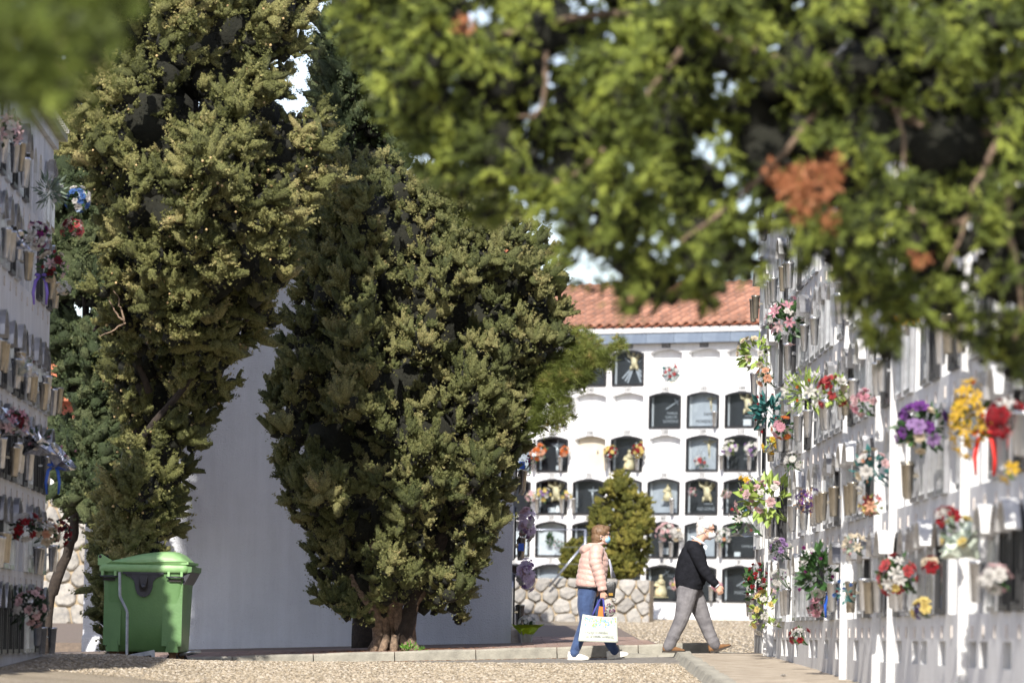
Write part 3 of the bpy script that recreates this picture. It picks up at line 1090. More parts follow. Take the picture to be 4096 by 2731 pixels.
BS = 0.158                                            # in front of the slab
CONT = {   # (column, row): slab, frame, extras
    (1, 1): ('granite', 'black_metal', []),
    (2, 1): ('granite', 'black_metal', [('rays',), ('angel', 0.06, 0.40, 1.15), ('heap', 0.02, 0.02)]),
    (3, 1): ('white', None, []), (4, 1): ('white', None, []), (5, 1): ('white', None, []), (6, 1): ('marble', 'black_metal', []),
    (0, 2): ('white', None, []), (1, 2): ('white', None, [('plaque', 0.05, 0.42)]), (2, 2): ('white', None, []),
    (3, 2): ('granite', 'black_metal', [('cross', 0.1, 0.52, 1.0), ('t', 'FAMILIA', 0.08, 0.33, 0.075), ('t', 'GARCIA', 0.05, 0.25, 0.085), ('t', 'GONZALEZ', 0.06, 0.16, 0.085)]),
    (4, 2): ('marble', 'black_metal', [('crucifix', 0.1, 0.42, 0.95), ('t', 'FAMILIA', 0.09, 0.30, 0.1, 1), ('t', 'MORENO-DOM', 0.06, 0.15, 0.1, 1)]),
    (5, 2): ('granite', 'black_metal', [('angel', 0.08, 0.36, 1.3), ('t', 'FAMILIA', 0.1, 0.26, 0.065), ('t', 'GOMEZ', 0.04, 0.16, 0.07), ('photo', 0.1, 0.04, 1.7)]),
    (0, 3): ('granite', 'black_metal', [('cross_d', 0.02, 0.3, 1.3), ('photo', 0.12, 0.03, 1.3)]),
    (1, 3): ('cream', None, [('mark',)]),
    (2, 3): ('granite', 'black_metal', [('madonna', 0.0, 0.05, 1.05)]),
    (3, 3): ('white', None, []),
    (4, 3): ('marble', 'black_metal', [('crucifix', 0.07, 0.36, 1.2), ('arcs',)]),
    (5, 3): ('granite', 'black_metal', [('t', 'FAMILIA', 0.12, 0.36, 0.07), ('t', 'PANCHO', 0.12, 0.27, 0.07)]),
    (-1, 4): ('granite', 'black_metal', []),
    (0, 4): ('granite', 'black_metal', [('angel', 0.02, 0.34, 1.35), ('bell', 0.1, 0.02), ('photo', -0.06, 0.02, 1.6)]),
    (1, 4): ('granite', 'black_metal', [('cross_d', 0.0, 0.3, 1.0)]),
    (2, 4): ('marble_w', 'black_metal', []),
    (3, 4): ('marble', 'black_metal', [('madonna', 0.04, 0.32, 0.85), ('t', 'LAS LOMAS', 0.0, 0.2, 0.07, 1)]),
    (4, 4): ('granite', 'black_metal', [('angel', 0.05, 0.34, 1.3), ('t', 'FAMILIA', 0.07, 0.24, 0.065), ('t', 'ASIS GONZAL', 0.05, 0.13, 0.09)]),
    (5, 4): ('granite', 'black_metal', [('t', 'FAMILIA', 0.12, 0.48, 0.085), ('t', 'ANCHO', 0.12, 0.3, 0.085)]),
    (-1, 5): ('marble_w', 'black_metal', []),
    (0, 5): ('marble_w', 'black_metal', []),
    (1, 5): ('granite', 'black_metal', []), (2, 5): ('granite', 'black_metal', []),
    (3, 5): ('granite', 'black_metal', [('photo', 0.0, 0.08, 1.6)]),
    (4, 5): ('marble', 'black_metal', []),
    (5, 5): ('granite', 'black_metal', [('t', 'FAMILIA', 0.1, 0.26, 0.08), ('photo', -0.1, 0.03, 1.3)]),
    (-1, 6): ('granite', 'black_metal', []), (0, 6): ('marble', 'black_metal', []), (1, 6): ('granite', 'black_metal', []), (2, 6): ('granite', 'black_metal', []),
    (3, 6): ('granite', 'black_metal', [('madonna', -0.1, 0.10, 1.15), ('t', 'FAMILIA', 0.2, 0.55, 0.09), ('t', 'ISABEL', 0.2, 0.42, 0.09), ('t', 'MENDEZ', 0.2, 0.29, 0.09), ('cross', -0.05, 0.58, 0.7)]),
    (4, 6): ('granite', 'black_metal', []),
    (5, 6): ('granite', 'black_metal', [('cross', 0.05, 0.45, 1.1), ('t', 'FAMILIA', 0.08, 0.33, 0.09), ('t', 'MAESO-ROS', 0.06, 0.2, 0.1)]),
}
for c in range(-KB0, 9):
    for row in range(1, 7):
        cc, r = bk(c, row)
        slab, frame, ex = CONT.get((c, row), (random.Random(c * 9 + row).choice(['granite', 'white', 'marble']), 'black_metal', []))
        if slab == 'white': frame = None
        at = BB.at(cc, r)
        sl = link('slab', KB.get('slab', M[slab]), BB.root, at)
        if frame:
            fr = link('niche_door', KB.get('frame', M[frame]), BB.root, at)
            link('pane', KB.pane, fr)
        for e in ex:
            if e[0] in ('angel', 'madonna', 'crucifix', 'cross', 'cross_d'):
                link('relief', STAT[e[0]], sl, T(e[1], BS - 0.01 - (0.05 if e[0] == 'madonna' else 0), e[2]) @ SCL(e[3]))
            elif e[0] == 't':
                txt(sl, e[1], e[2], e[3], e[4], M['ink'] if len(e) > 5 else M['silver_letters'], BS + 0.003)
            elif e[0] == 'photo':
                link('photo', FRAME_ME, sl, T(e[1], 0.08, e[2]) @ SCL(e[3]))
            elif e[0] == 'bell':
                link('ornament', BELL, sl, T(e[1], 0.08, e[2]))
            elif e[0] == 'rays':
                mb = MB()
                for a in (-1.15, -0.85, -0.6, 0.55, 0.8, 1.1):
                    mb.box(-0.016, 0.016, -0.004, 0.004, 0.09, 0.42, T(0.05, BS - 0.002, 0.46) @ RY(math.pi + a * 0.75))
                for a in (-1.2, -0.7, -0.25, 0.25, 0.7, 1.2):
                    mb.box(-0.008, 0.008, -0.004, 0.004, 0.14, 0.3, T(0.05, BS - 0.002, 0.44) @ RY(a * 0.8))
                mb.build('relief', M['marble'], sl)
            elif e[0] == 'plaque':
                MB().box(-0.07, 0.07, 0.15, 0.164, 0, 0.05).build('plaque', M['plate'], sl, T(e[1], 0, e[2]))
            elif e[0] == 'mark':
                txt(sl, '8', 0.1, 0.42, 0.12, M['ink'], BS + 0.003)
            elif e[0] == 'arcs':
                mb = MB()
                for R_ in (0.2, 0.29):
                    mb.tube([(0.05 + R_ * math.cos(t), BS, 0.38 + R_ * 0.9 * math.sin(t)) for t in [math.pi * i / 10 for i in range(11)]], 0.006, 4)
                mb.tube([(-0.06, BS, 0.2), (-0.05, BS, 0.35), (-0.08, BS, 0.42)], 0.006, 4)
                mb.tube([(0.2, BS, 0.2), (0.19, BS, 0.35), (0.22, BS, 0.42)], 0.006, 4)
                mb.build('relief', M['marble_w'], sl)
        # number plate below
        if row < 6:
            num = {1: 139, 2: 105, 3: 71, 4: 37, 5: 3}[row] + c
            if num > 0:
                pl = link('number_plate', PLATE, BB.root, T((cc + 0.5) * PB, 0, BB.sills[r] - 0.082))
                if -1 <= c <= 6: txt(pl, str(num), 0, 0, 0.12, M['ink'], -0.013)
        if row == 1:
            pl = link('number_plate', PLATE_D, BB.root, T((cc + 0.5) * PB, 0, BB.sills[r] + 0.86))
            if -1 <= c <= 6: txt(pl, str(173 + c), 0, 0, 0.11, M['plate'], -0.013)
# blue-grey band of slabs, plaster course, tiled roof
zt = BB.ztop
slab_me = MB().box(-0.5 * 0.72 + 0.004, 0.5 * 0.72 - 0.004, -0.20, 0.05, 0.0, 0.22, taper=(0, 0.0)).mesh('eaves_slab', M['slate'])
k = 0
while 0.36 + 0.722 * k < BB.W:
    link('eaves_slab', slab_me, BB.root, T(0.36 + 0.722 * k, 0, zt + 0.0 + random.uniform(0, 0.004)))
    k += 1
MB().box(-0.05, BB.W + 0.05, -0.23, 0.3, zt + 0.222, zt + 0.33).build('plaster_course', M['white_old'], BB.root)
SL = math.radians(20)


def barrel(concave=False):
    n = 7
    v, f = [], []
    L = 0.46
    for j, (yy, rr_) in enumerate(((0, 0.098), (L, 0.082))):
        for th in (0, 0.014):
            for i in range(n + 1):
                a = math.pi * i / n
                v.append(((rr_ - th) * math.cos(a), yy, (rr_ - th) * math.sin(a) * 0.8))
    m_ = n + 1
    for i in range(n):
        f += [(i, 2 * m_ + i, 2 * m_ + i + 1, i + 1), (m_ + i, m_ + i + 1, 3 * m_ + i + 1, 3 * m_ + i), (i, i + 1, m_ + i + 1, m_ + i)]
    return MB().add(v, f, smooth=False)


tile_me = barrel().mesh('roof_tile', M['tile'])
roof = MB().add([(-0.1, -0.22, zt + 0.335), (BB.W + 0.1, -0.22, zt + 0.335), (BB.W + 0.1, 3.2, zt + 0.335 + 3.42 * math.tan(SL)), (-0.1, 3.2, zt + 0.335 + 3.42 * math.tan(SL)),
                 (-0.1, 3.2, zt), (BB.W + 0.1, 3.2, zt)], [(0, 1, 2, 3), (3, 2, 5, 4)]).build('roof', M['tile_old'], BB.root)
rt = random.Random(3)
rest = MB()
for i in range(int(BB.W / 0.25)):
    for j in range(9):
        Mt = T(i * 0.25 + 0.06, -0.31 + 0.36 * j * math.cos(SL), zt + 0.36 + 0.36 * j * math.sin(SL) + rt.uniform(-0.006, 0.006)) @ RX(SL + 0.03) @ RZ(rt.uniform(-0.04, 0.04))
        if 17 <= i <= 47: link('roof_tile', tile_me, roof, Mt)
        else: rest.add([p.co for p in tile_me.vertices], [tuple(p.vertices) for p in tile_me.polygons], Mt)
o = rest.build('roof_tiles', M['tile'], roof)
o['kind'] = 'stuff'
# mortar plugs seen as pale rims under some tile ends
plug = MB().prism([(0.07 * math.cos(math.pi * i / 6), 0.056 * math.sin(math.pi * i / 6)) for i in range(7)], 0.0, 0.02).mesh('mortar_plug', M['white_old'])
for i in range(17, 48):
    for j in range(1, 6):
        if rt.random() < 0.22:
            link('mortar_plug', plug, roof, T(i * 0.25 + 0.06, -0.312 + 0.36 * j * math.cos(SL), zt + 0.37 + 0.36 * j * math.sin(SL)) @ RX(SL + 0.03))

# ---- a house with a red roof glimpsed behind the left cypress
hm = empty('house', T(-12.0, 112, G(-12, 112)))
tag(hm, 'house with brick red walls and roof glimpsed behind the left cypress', 'house')
MB().box(0, 7, 0, 5, -0.5, 4.6).build('wall', mk('brick_red_render', srgb(160, 92, 76), 0.9, srgb(140, 84, 72), 2, 5), hm)
MB().prism([(-0.4, 4.58), (7.4, 4.58), (7.4, 4.75), (3.5, 6.2), (-0.4, 4.75)], -0.4, 5.4).build('roof', M['tile_old'], hm)
for u in (1.4, 4.6):
    w = MB().box(u, u + 0.9, -0.06, -0.004, 1.9, 3.2).build('window', M['white'], hm)
    MB().box(u + 0.08, u + 0.82, -0.07, -0.061, 1.98, 3.12).build('pane', M['granite'], w)

# ------------------------------------------------------------------ trees
def frond_template(kind):
    """triangles of one flat spray, axis along +x, length 1"""
    tris = []
    def leaf(x, y, tx, ty, w):
        dx, dy = tx - x, ty - y
        l = math.hypot(dx, dy)
        px_, py_ = -dy / l * w, dx / l * w
        tris.append([(x + px_, y + py_), (x - px_, y - py_), (tx, ty)])
    if kind == 'cypress':
        leaf(0, 0, 1, 0, .075)
        for x, l, s in ((.12, .42, 1), (.2, .42, -1), (.38, .38, 1), (.46, .36, -1), (.62, .27, 1), (.7, .2, -1)):
            leaf(x, 0, x + l * .78, s * l * .62, .07)
    elif kind == 'cypress_small':
        leaf(0, 0, 1, 0, .06)
        for x, l, s in ((.1, .6, 1), (.2, .58, -1), (.42, .45, 1), (.5, .42, -1)):
            leaf(x, 0, x + l * .74, s * l * .6, .055)
    elif kind == 'tip':
        leaf(0, 0, 1, 0, .15)
        leaf(.05, 0, .62, .42, .13)
        leaf(.1, 0, .66, -.4, .13)
    V = np.array(tris, float)                       # n,3,2
    z = -0.16 * V[:, :, 0] ** 2 + 0.05 * np.abs(V[:, :, 1])
    return np.concatenate([V, z[:, :, None]], 2)      # n,3,3


def needle_template(n=14):
    r = np.random.default_rng(2)
    tr = []
    for i in range(n):
        a = 2 * math.pi * i / n
        c = r.uniform(.3, .95)
        d = np.array([c, math.sqrt(1 - c * c) * math.cos(a), math.sqrt(1 - c * c) * math.sin(a)])
        s = np.cross(d, [0.3, 0.5, 0.8])
        s = s / np.linalg.norm(s) * .022
        o = np.array([r.uniform(0, .3), 0, 0])
        tr.append([o + s, o - s, o + d * r.uniform(.7, 1)])
    return np.array(tr)


TPL = {'cypress': frond_template('cypress'), 'small': frond_template('cypress_small'), 'tip': frond_template('tip'), 'needle': needle_template()}


def norm(a): return a / np.maximum(1e-9, np.linalg.norm(a, axis=-1, keepdims=True))


def sprays(pos, axis, size, tint, tpl, rng, face=None):
    """mesh arrays of sprays"""
    n = len(pos)
    t = TPL[tpl]
    k = len(t)
    X = norm(axis)
    R = rng.normal(size=(n, 3)) * 0.32 + (0 if face is None else face)
    Y = norm(np.cross(R, X))
    Z = np.cross(X, Y)
    L = t.reshape(1, k * 3, 3) * size[:, None, None]
    V = pos[:, None] + L[:, :, 0:1] * X[:, None] + L[:, :, 1:2] * Y[:, None] + L[:, :, 2:3] * Z[:, None]
    F = np.arange(n * k * 3).reshape(-1, 3)
    return V.reshape(-1, 3), F, np.repeat(tint, k * 3)


def edge_dist(pts, poly):
    d = np.full(len(pts), 1e9)
    ins = np.zeros(len(pts), bool)
    x, y = pts[:, 0], pts[:, 1]
    n = len(poly)
    for i in range(n):
        a, b = poly[i], poly[(i + 1) % n]
        ab = b - a
        t = np.clip(((pts - a) @ ab) / max(1e-12, ab @ ab), 0, 1)
        d = np.minimum(d, np.linalg.norm(pts - (a + t[:, None] * ab), axis=1))
        c = (a[1] > y) != (b[1] > y)
        with np.errstate(divide='ignore', invalid='ignore'):
            xi = (b[0] - a[0]) * (y - a[1]) / (b[1] - a[1]) + a[0]
        ins ^= c & (x < xi)
    return np.where(ins, d, -d)


def crown(parent, poly_px, d, seed, n_blob, r_rng, half, density, size, mat, tpl='cypress', holes=(), up=0.35, front=0.68, tint_rng=(0.15, 0.85), core=0.6, core_mat='dark_core', outw=0.5, stretch=1.0, lump=0.0, lumpf=1.1, gap=-0.22, fill=None, fill_n=200, lean=None, tuft=0.7, tup=0.3, tlen=1.6, plume=0.0, plume_lo=True, name='crown', tmix=0.13, backkeep=0.3):
    """foliage of a tree: clumps filling the volume whose outline is given, sprays over every clump"""
    rng = np.random.default_rng(seed)
    poly = np.array([[q.x, q.z] for q in (Q(a, b, d) for a, b in poly_px)])
    hl = [(np.array([Q(a, b, d).x, Q(a, b, d).z]), r * d / 12058.0) for a, b, r in holes]
    lo, hi = poly.min(0), poly.max(0)
    C, Rr, Nn = [], [], []
    pool = rng.uniform(lo, hi, size=(n_blob * 40, 2))
    e = edge_dist(pool, poly)
    r = rng.uniform(*r_rng, len(pool))
    ok = e > 0.45 * r
    for h, hr in hl: ok &= np.linalg.norm(pool - h, axis=1) > hr + np.minimum(r, e * 2) * 0.8
    pool, e, r = pool[ok], e[ok], r[ok]
    chosen = {-1: np.zeros((0, 2)), 1: np.zeros((0, 2))}
    k = 0
    for _ in range(n_blob):
        s = -1 if rng.random() < front else 1
        cand = np.arange(k, k + 7) % len(pool)
        k = (k + 7) % len(pool)
        if len(chosen[s]):
            dm = np.linalg.norm(pool[cand][:, None] - chosen[s][None], axis=2).min(1)
            b = cand[int(np.argmax(dm))]
        else: b = cand[0]
        p_, e_, r_ = pool[b], e[b], min(r[b], e[b] / 0.5)
        chosen[s] = np.vstack([chosen[s], p_])
        q = min(1.0, e_ / half)
        D = half * math.sqrt(max(0.0, 1 - (1 - q) ** 2))
        y = d + s * D * rng.uniform(0.8, 1.0)
        if lump:                                        # limbs stand out as lumps with hollows between them
            nz = mnoise.noise((p_[0] * lumpf + seed, s * 4.1, p_[1] * lumpf * 0.8)) + 0.45 * mnoise.noise((p_[0] * lumpf * 2.3, s * 7.7 + seed, p_[1] * lumpf * 2.1))
            y += s * lump * nz
            if nz < gap and s < 0 and e_ > 0.25 * half:
                y += lump * 0.8
                r_ *= 0.75
            else: r_ *= 1.0 + 0.3 * max(0, nz)
        kx = 1.0
        if lean is not None:                            # limbs reach forward with height
            y += lean(p_[1])
            kx = (d + lean(p_[1])) / d
        C.append((p_[0] * kx, y, p_[1] * kx))
        Rr.append(r_)
        Nn.append((0, s * (0.35 + D / half), 0.15))
    C, Rr, Nn = np.array(C), np.array(Rr), np.array(Nn, float)
    # sideways part of the outward direction, from the middle of the outline at that height
    for i in range(len(C)):
        near = np.abs(C[:, 2] - C[i, 2]) < 0.5
        xm = C[near, 0].mean()
        w = max(0.4, C[near, 0].std() * 1.7)
        Nn[i, 0] = (C[i, 0] - xm) / w
    Nn = norm(Nn)
    cnt = np.maximum(8, (density * 4 * math.pi * Rr ** 2).astype(int))
    tot = cnt.sum()
    idx = np.repeat(np.arange(len(C)), cnt)
    D_ = norm(rng.normal(size=(tot, 3)))
    dots = (D_ * Nn[idx]).sum(1)
    keep = (dots > -0.25) | (rng.random(tot) < backkeep)
    idx, D_ = idx[keep], D_[keep]
    tot = len(idx)
    rad = Rr[idx] * rng.uniform(0.45, 1.08, tot)
    D2 = D_ * np.array([1, 1, stretch])
    pos = C[idx] + D2 * rad[:, None]
    # ragged tufts: part of the sprays stand in little plumes pointing out and up
    K = 7
    Td = norm(rng.normal(size=(len(C), K, 3)) * 0.7 + Nn[:, None] * 0.9 + np.array([0, 0, tup]))
    Tl = rng.uniform(0.9, tlen, (len(C), K))
    isT = rng.random(tot) < tuft
    kk = rng.integers(0, K, tot)
    td = Td[idx, kk]
    tl = rng.uniform(0.1, 1.06, tot) ** 0.75 * Tl[idx, kk]
    tp = C[idx] + td * (tl * Rr[idx])[:, None] + D_ * (Rr[idx] * (plume * 1.15 if plume else 0.34) * np.clip(1.25 - tl / Tl[idx, kk] * 0.95, 0.14, 1))[:, None]
    pos = np.where(isT[:, None], tp, pos)
    D_ = np.where(isT[:, None], norm(td * 0.7 + D_ * 0.6), D_)
    ax = D_ * 0.45 + Nn[idx] * outw * 0.5 + np.array([0, 0, up]) + rng.normal(size=(tot, 3)) * 0.5
    bt = rng.uniform(*tint_rng, len(C))
    tint = np.clip(bt[idx] + rng.normal(size=tot) * tmix, 0, 1)
    sz = rng.uniform(size[0], size[1], tot)
    V, F, tt = sprays(pos, ax, sz, tint, tpl, rng, D_ * 0.5 + Nn[idx] * 0.6 + np.array([0, 0, 0.15]))
    me = np_mesh(name, V, F, tt)
    me.materials.append(mat)
    o = link(name, me, parent, parent.matrix_world.inverted())
    if plume:                                            # dense heart of every plume, the sprays stand around it
        bm = bmesh.new()
        bmesh.ops.create_icosphere(bm, subdivisions=2, radius=1.0)
        if plume_lo: bm.clear(); bmesh.ops.create_icosphere(bm, subdivisions=1, radius=1.0)
        bv = np.array([v.co[:] for v in bm.verts])
        bf = np.array([[v.index for v in f.verts] for f in bm.faces])
        bm.free()
        ci = np.repeat(np.arange(len(C)), K)
        td = Td.reshape(-1, 3)
        tl_ = (Tl.reshape(-1) * Rr[ci])
        cc = C[ci] + td * (tl_ * 0.42)[:, None]
        X = td
        Y = norm(np.cross(rng.normal(size=td.shape), X))
        Z = np.cross(X, Y)
        ra, rb = tl_ * 0.56, Rr[ci] * plume * rng.uniform(.75, 1.25, len(ci))
        jit = 1 + rng.uniform(-.34, .34, size=(len(ci), len(bv), 1))
        L = bv[None] * jit
        V = cc[:, None] + L[:, :, 0:1] * (X * ra[:, None])[:, None] + L[:, :, 1:2] * (Y * rb[:, None])[:, None] + L[:, :, 2:3] * (Z * rb[:, None])[:, None]
        F = (bf[None] + (np.arange(len(ci)) * len(bv))[:, None, None]).reshape(-1, 3)
        tt = np.repeat(np.clip(bt[ci] + rng.normal(size=len(ci)) * .07 - .04, 0, 1), len(bv))
        pm_ = np_mesh('foliage_mass', V.reshape(-1, 3), F, tt)
        pm_.polygons.foreach_set('use_smooth', [True] * len(pm_.polygons))
        pm_.materials.append(MASS[mat.name])
        link('foliage_mass', pm_, o)['kind'] = 'stuff'
    if core:  # dark balls added inside the clumps to stop light leaking through
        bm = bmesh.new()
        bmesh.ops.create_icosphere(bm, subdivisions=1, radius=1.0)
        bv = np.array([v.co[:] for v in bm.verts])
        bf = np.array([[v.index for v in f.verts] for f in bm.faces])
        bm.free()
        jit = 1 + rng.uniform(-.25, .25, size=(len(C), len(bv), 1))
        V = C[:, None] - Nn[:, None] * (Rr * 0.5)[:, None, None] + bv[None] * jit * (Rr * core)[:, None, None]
        if fill:                                         # dark balls filling mid crown, block light and stand for shaded dead wood
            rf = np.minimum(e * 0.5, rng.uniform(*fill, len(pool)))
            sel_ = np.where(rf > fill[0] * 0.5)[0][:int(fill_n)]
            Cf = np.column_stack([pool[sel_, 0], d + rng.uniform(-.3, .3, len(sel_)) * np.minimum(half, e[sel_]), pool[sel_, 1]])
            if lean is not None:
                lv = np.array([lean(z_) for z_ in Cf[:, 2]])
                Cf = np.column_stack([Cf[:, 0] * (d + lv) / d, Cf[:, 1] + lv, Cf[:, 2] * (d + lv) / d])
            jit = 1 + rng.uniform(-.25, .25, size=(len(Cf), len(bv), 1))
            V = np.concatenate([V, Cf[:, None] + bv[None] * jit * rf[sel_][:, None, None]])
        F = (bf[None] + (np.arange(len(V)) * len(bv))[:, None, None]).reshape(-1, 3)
        me = np_mesh('inner_shade_core', V.reshape(-1, 3), F)
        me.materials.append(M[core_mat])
        link('inner_shade_core', me, o)['kind'] = 'stuff'
    return C, Rr, Nn, o


def limb(parent, pts, r0, r1, mat, name='limb', n=7, wob=0.02, seed=0):
    """tapering branch through world points"""
    r = random.Random(seed)
    P_ = []
    pts = [Vector(p) for p in pts]
    for i in range(len(pts) - 1):
        for k in range(4):
            t = k / 4
            a, b = pts[i], pts[i + 1]
            p0, p3 = pts[max(0, i - 1)], pts[min(len(pts) - 1, i + 2)]
            q = 0.5 * ((2 * a) + (b - p0) * t + (2 * p0 - 5 * a + 4 * b - p3) * t * t + (3 * a - p0 - 3 * b + p3) * t ** 3)
            P_.append(q + Vector((r.uniform(-wob, wob), r.uniform(-wob, wob), r.uniform(-wob, wob))))
    P_.append(pts[-1])
    m = len(P_)
    rad = [(r0 + (r1 - r0) * i / (m - 1)) * r.uniform(.9, 1.1) for i in range(m)]
    return link(name, MB().tube(P_, rad, n).mesh(name, mat), parent, parent.matrix_world.inverted())


M['leaf_c'] = mk_leaf('cypress_foliage', [(0.0, (0.062, 0.078, 0.027)), (0.45, (0.164, 0.175, 0.063)), (0.8, (0.288, 0.270, 0.111)), (1.0, (0.406, 0.330, 0.149))], 0.34)
M['leaf_a'] = mk_leaf('olive_cypress_foliage', [(0.0, (0.070, 0.079, 0.025)), (0.45, (0.182, 0.188, 0.065)), (0.8, (0.308, 0.289, 0.112)), (1.0, (0.423, 0.346, 0.158))], 0.34)
M['leaf_d'] = mk_leaf('dark_cypress_foliage', [(0.0, (0.027, 0.043, 0.019)), (0.5, (0.069, 0.094, 0.040)), (1.0, (0.138, 0.156, 0.069))], 0.3)
M['leaf_g'] = mk_leaf('yellow_green_cypress_foliage', [(0.0, (0.060, 0.080, 0.020)), (0.4, (0.180, 0.230, 0.048)), (0.8, (0.341, 0.407, 0.080)), (1.0, (0.494, 0.560, 0.112))], 0.45)  # yellow green foliage of the near branches
M['leaf_dead'] = mk_leaf('dead_brown_foliage', [(0.0, srgb(138, 88, 58)), (0.6, srgb(176, 116, 80)), (1.0, srgb(196, 142, 104))], 0.3)
M['leaf_e'] = mk_leaf('juniper_foliage', [(0.0, (0.062, 0.072, 0.014)), (0.45, (0.163, 0.162, 0.030)), (0.8, (0.275, 0.246, 0.052)), (1.0, (0.375, 0.312, 0.081))], 0.35)
M['leaf_p'] = mk_leaf('pine_needles', [(0.0, (0.069, 0.092, 0.021)), (0.5, (0.149, 0.178, 0.040)), (0.9, (0.241, 0.265, 0.069)), (1.0, (0.391, 0.299, 0.115))], 0.25)
M['cone'] = mk('cypress_cone', srgb(196, 172, 124), 0.8, srgb(150, 122, 84), 30, 3)


def mk_mass(src, dark=0.32, scale=64):
    """the same foliage seen as a dense fine grained mass"""
    m = src.copy()
    m.name = src.name + '_mass'
    nt = m.node_tree
    rp = [n for n in nt.nodes if n.type == 'VALTORGB'][0]
    b = nt.nodes['Principled BSDF']
    tc = nt.nodes.new('ShaderNodeTexCoord')
    nz = nt.nodes.new('ShaderNodeTexNoise')
    nz.inputs['Scale'].default_value = scale
    nz.inputs['Detail'].default_value = 4
    nz.inputs['Roughness'].default_value = 0.7
    nt.links.new(tc.outputs['Object'], nz.inputs['Vector'])
    mr = nt.nodes.new('ShaderNodeMapRange')
    mr.inputs['From Min'].default_value = 0.36
    mr.inputs['From Max'].default_value = 0.62
    mr.inputs['To Min'].default_value = dark
    mr.inputs['To Max'].default_value = 1.15
    nt.links.new(nz.outputs['Fac'], mr.inputs[0])
    hs = nt.nodes.new('ShaderNodeHueSaturation')
    nt.links.new(rp.outputs[0], hs.inputs['Color'])
    nt.links.new(mr.outputs[0], hs.inputs['Value'])
    nt.links.new(hs.outputs[0], b.inputs['Base Color'])
    bp = nt.nodes.new('ShaderNodeBump')
    bp.inputs['Strength'].default_value = 1.0
    bp.inputs['Distance'].default_value = 0.03
    nt.links.new(nz.outputs['Fac'], bp.inputs['Height'])
    nt.links.new(bp.outputs[0], b.inputs['Normal'])
    for n in nt.nodes:
        if n.type == 'MIX_SHADER': n.inputs[0].default_value = 0.0
    return m


MASS = {M[k].name: mk_mass(M[k]) for k in ('leaf_a', 'leaf_c', 'leaf_d', 'leaf_e', 'leaf_g')}


def tree(name, label, cat, px, py, d, group=None, z=None):
    b = Q(px, py, d)
    o = empty(name, T(b.x, d, (G(b.x, d) if z is None else z)))
    tag(o, label, cat, group)
    return o


# ---- A: broad old cypress at left
POLY_A = [(100, -170), (745, -170), (740, -20), (728, 50), (700, 110), (712, 150), (640, 175), (700, 215), (752, 250), (745, 330), (772, 388), (756, 450), (712, 500), (692, 560), (702, 620), (655, 690),
          (634, 755), (566, 795), (542, 830), (548, 885), (502, 915), (474, 950), (468, 1000), (440, 1050), (425, 1110), (414, 1185), (400, 1262), (392, 1360), (372, 1480), (350, 1512), (246, 1508),
          (226, 1440), (217, 1330), (222, 1200), (238, 1130), (290, 1060), (270, 960), (250, 880), (240, 760), (215, 640), (232, 520), (190, 400), (130, 300), (90, 150)]
DA = 62.6


def lean_a(z):
    t = max(0.0, min(1.0, (z - 2.6) / 2.4))
    return -2.1 * t * t * (3 - 2 * t)


ta = tree('cypress_tree', 'huge old cypress with olive green clumps behind the green bin', 'cypress', 300, 1500, DA, 'cypress trees')
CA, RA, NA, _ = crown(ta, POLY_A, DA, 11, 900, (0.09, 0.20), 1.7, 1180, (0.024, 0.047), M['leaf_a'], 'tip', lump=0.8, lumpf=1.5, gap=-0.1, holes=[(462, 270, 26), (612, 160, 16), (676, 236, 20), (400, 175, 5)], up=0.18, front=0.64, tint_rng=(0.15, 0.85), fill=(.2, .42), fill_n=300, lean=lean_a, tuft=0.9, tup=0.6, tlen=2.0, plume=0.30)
crown(ta, [(100, -165), (110, -420), (210, -800), (370, -1050), (520, -900), (660, -560), (740, -165)], DA, 41, 240, (0.25, 0.45), 1.7, 130, (0.10, 0.17), M['leaf_a'], 'tip', lump=0.5, fill=(.3, .6), fill_n=110, lean=lean_a)
zb = lambda p: G(p.x, p.y)
b0 = Q(300, 1500, DA)
limb(ta, [(b0.x, DA, zb(b0) - 0.2), Q(310, 1300, DA), Q(330, 1000, (DA + .1)), Q(400, 600, DA - 1.0), Q(430, 200, DA - 1.6), Q(420, -900, DA - 2.0)], 0.30, 0.10, M['bark_d'], 'trunk')
for k, pts in enumerate([[(330, 1000), (480, 820), (600, 700)], [(380, 700), (520, 520), (690, 420)], [(400, 600), (560, 330), (720, 260)], [(345, 900), (270, 740), (215, 760)], [(420, 300), (530, 200), (650, 140)]]):
    limb(ta, [Q(a, b, DA - 0.9 - 0.3 * i) for i, (a, b) in enumerate(pts)], 0.05, 0.015, M['bark_d'], 'limb', seed=k)
# pale twigs showing in the gap at the left side
for k, pts in enumerate([[(285, 735), (275, 700), (262, 665)], [(285, 735), (262, 712), (250, 690)], [(290, 740), (255, 765), (228, 770)]]):
    limb(ta, [Q(a, b, (DA - 2.3)) for a, b in pts], 0.014, 0.005, M['bark'], 'limb', 5, seed=30 + k)
sel = RNG.choice(len(CA), 420)
cm = MB()
for i in sel:
    if NA[i, 1] > 0.2: continue
    dd = Vector(RNG.normal(size=3)) + Vector(NA[i]) * 1.2
    dd.normalize()
    cm.ball(Vector(CA[i]) + dd * float(RA[i]) * 1.02, random.uniform(0.011, 0.018), 6, 4)
link('cones', cm.mesh('cones', M['cone']), ta, ta.matrix_world.inverted())['kind'] = 'stuff'

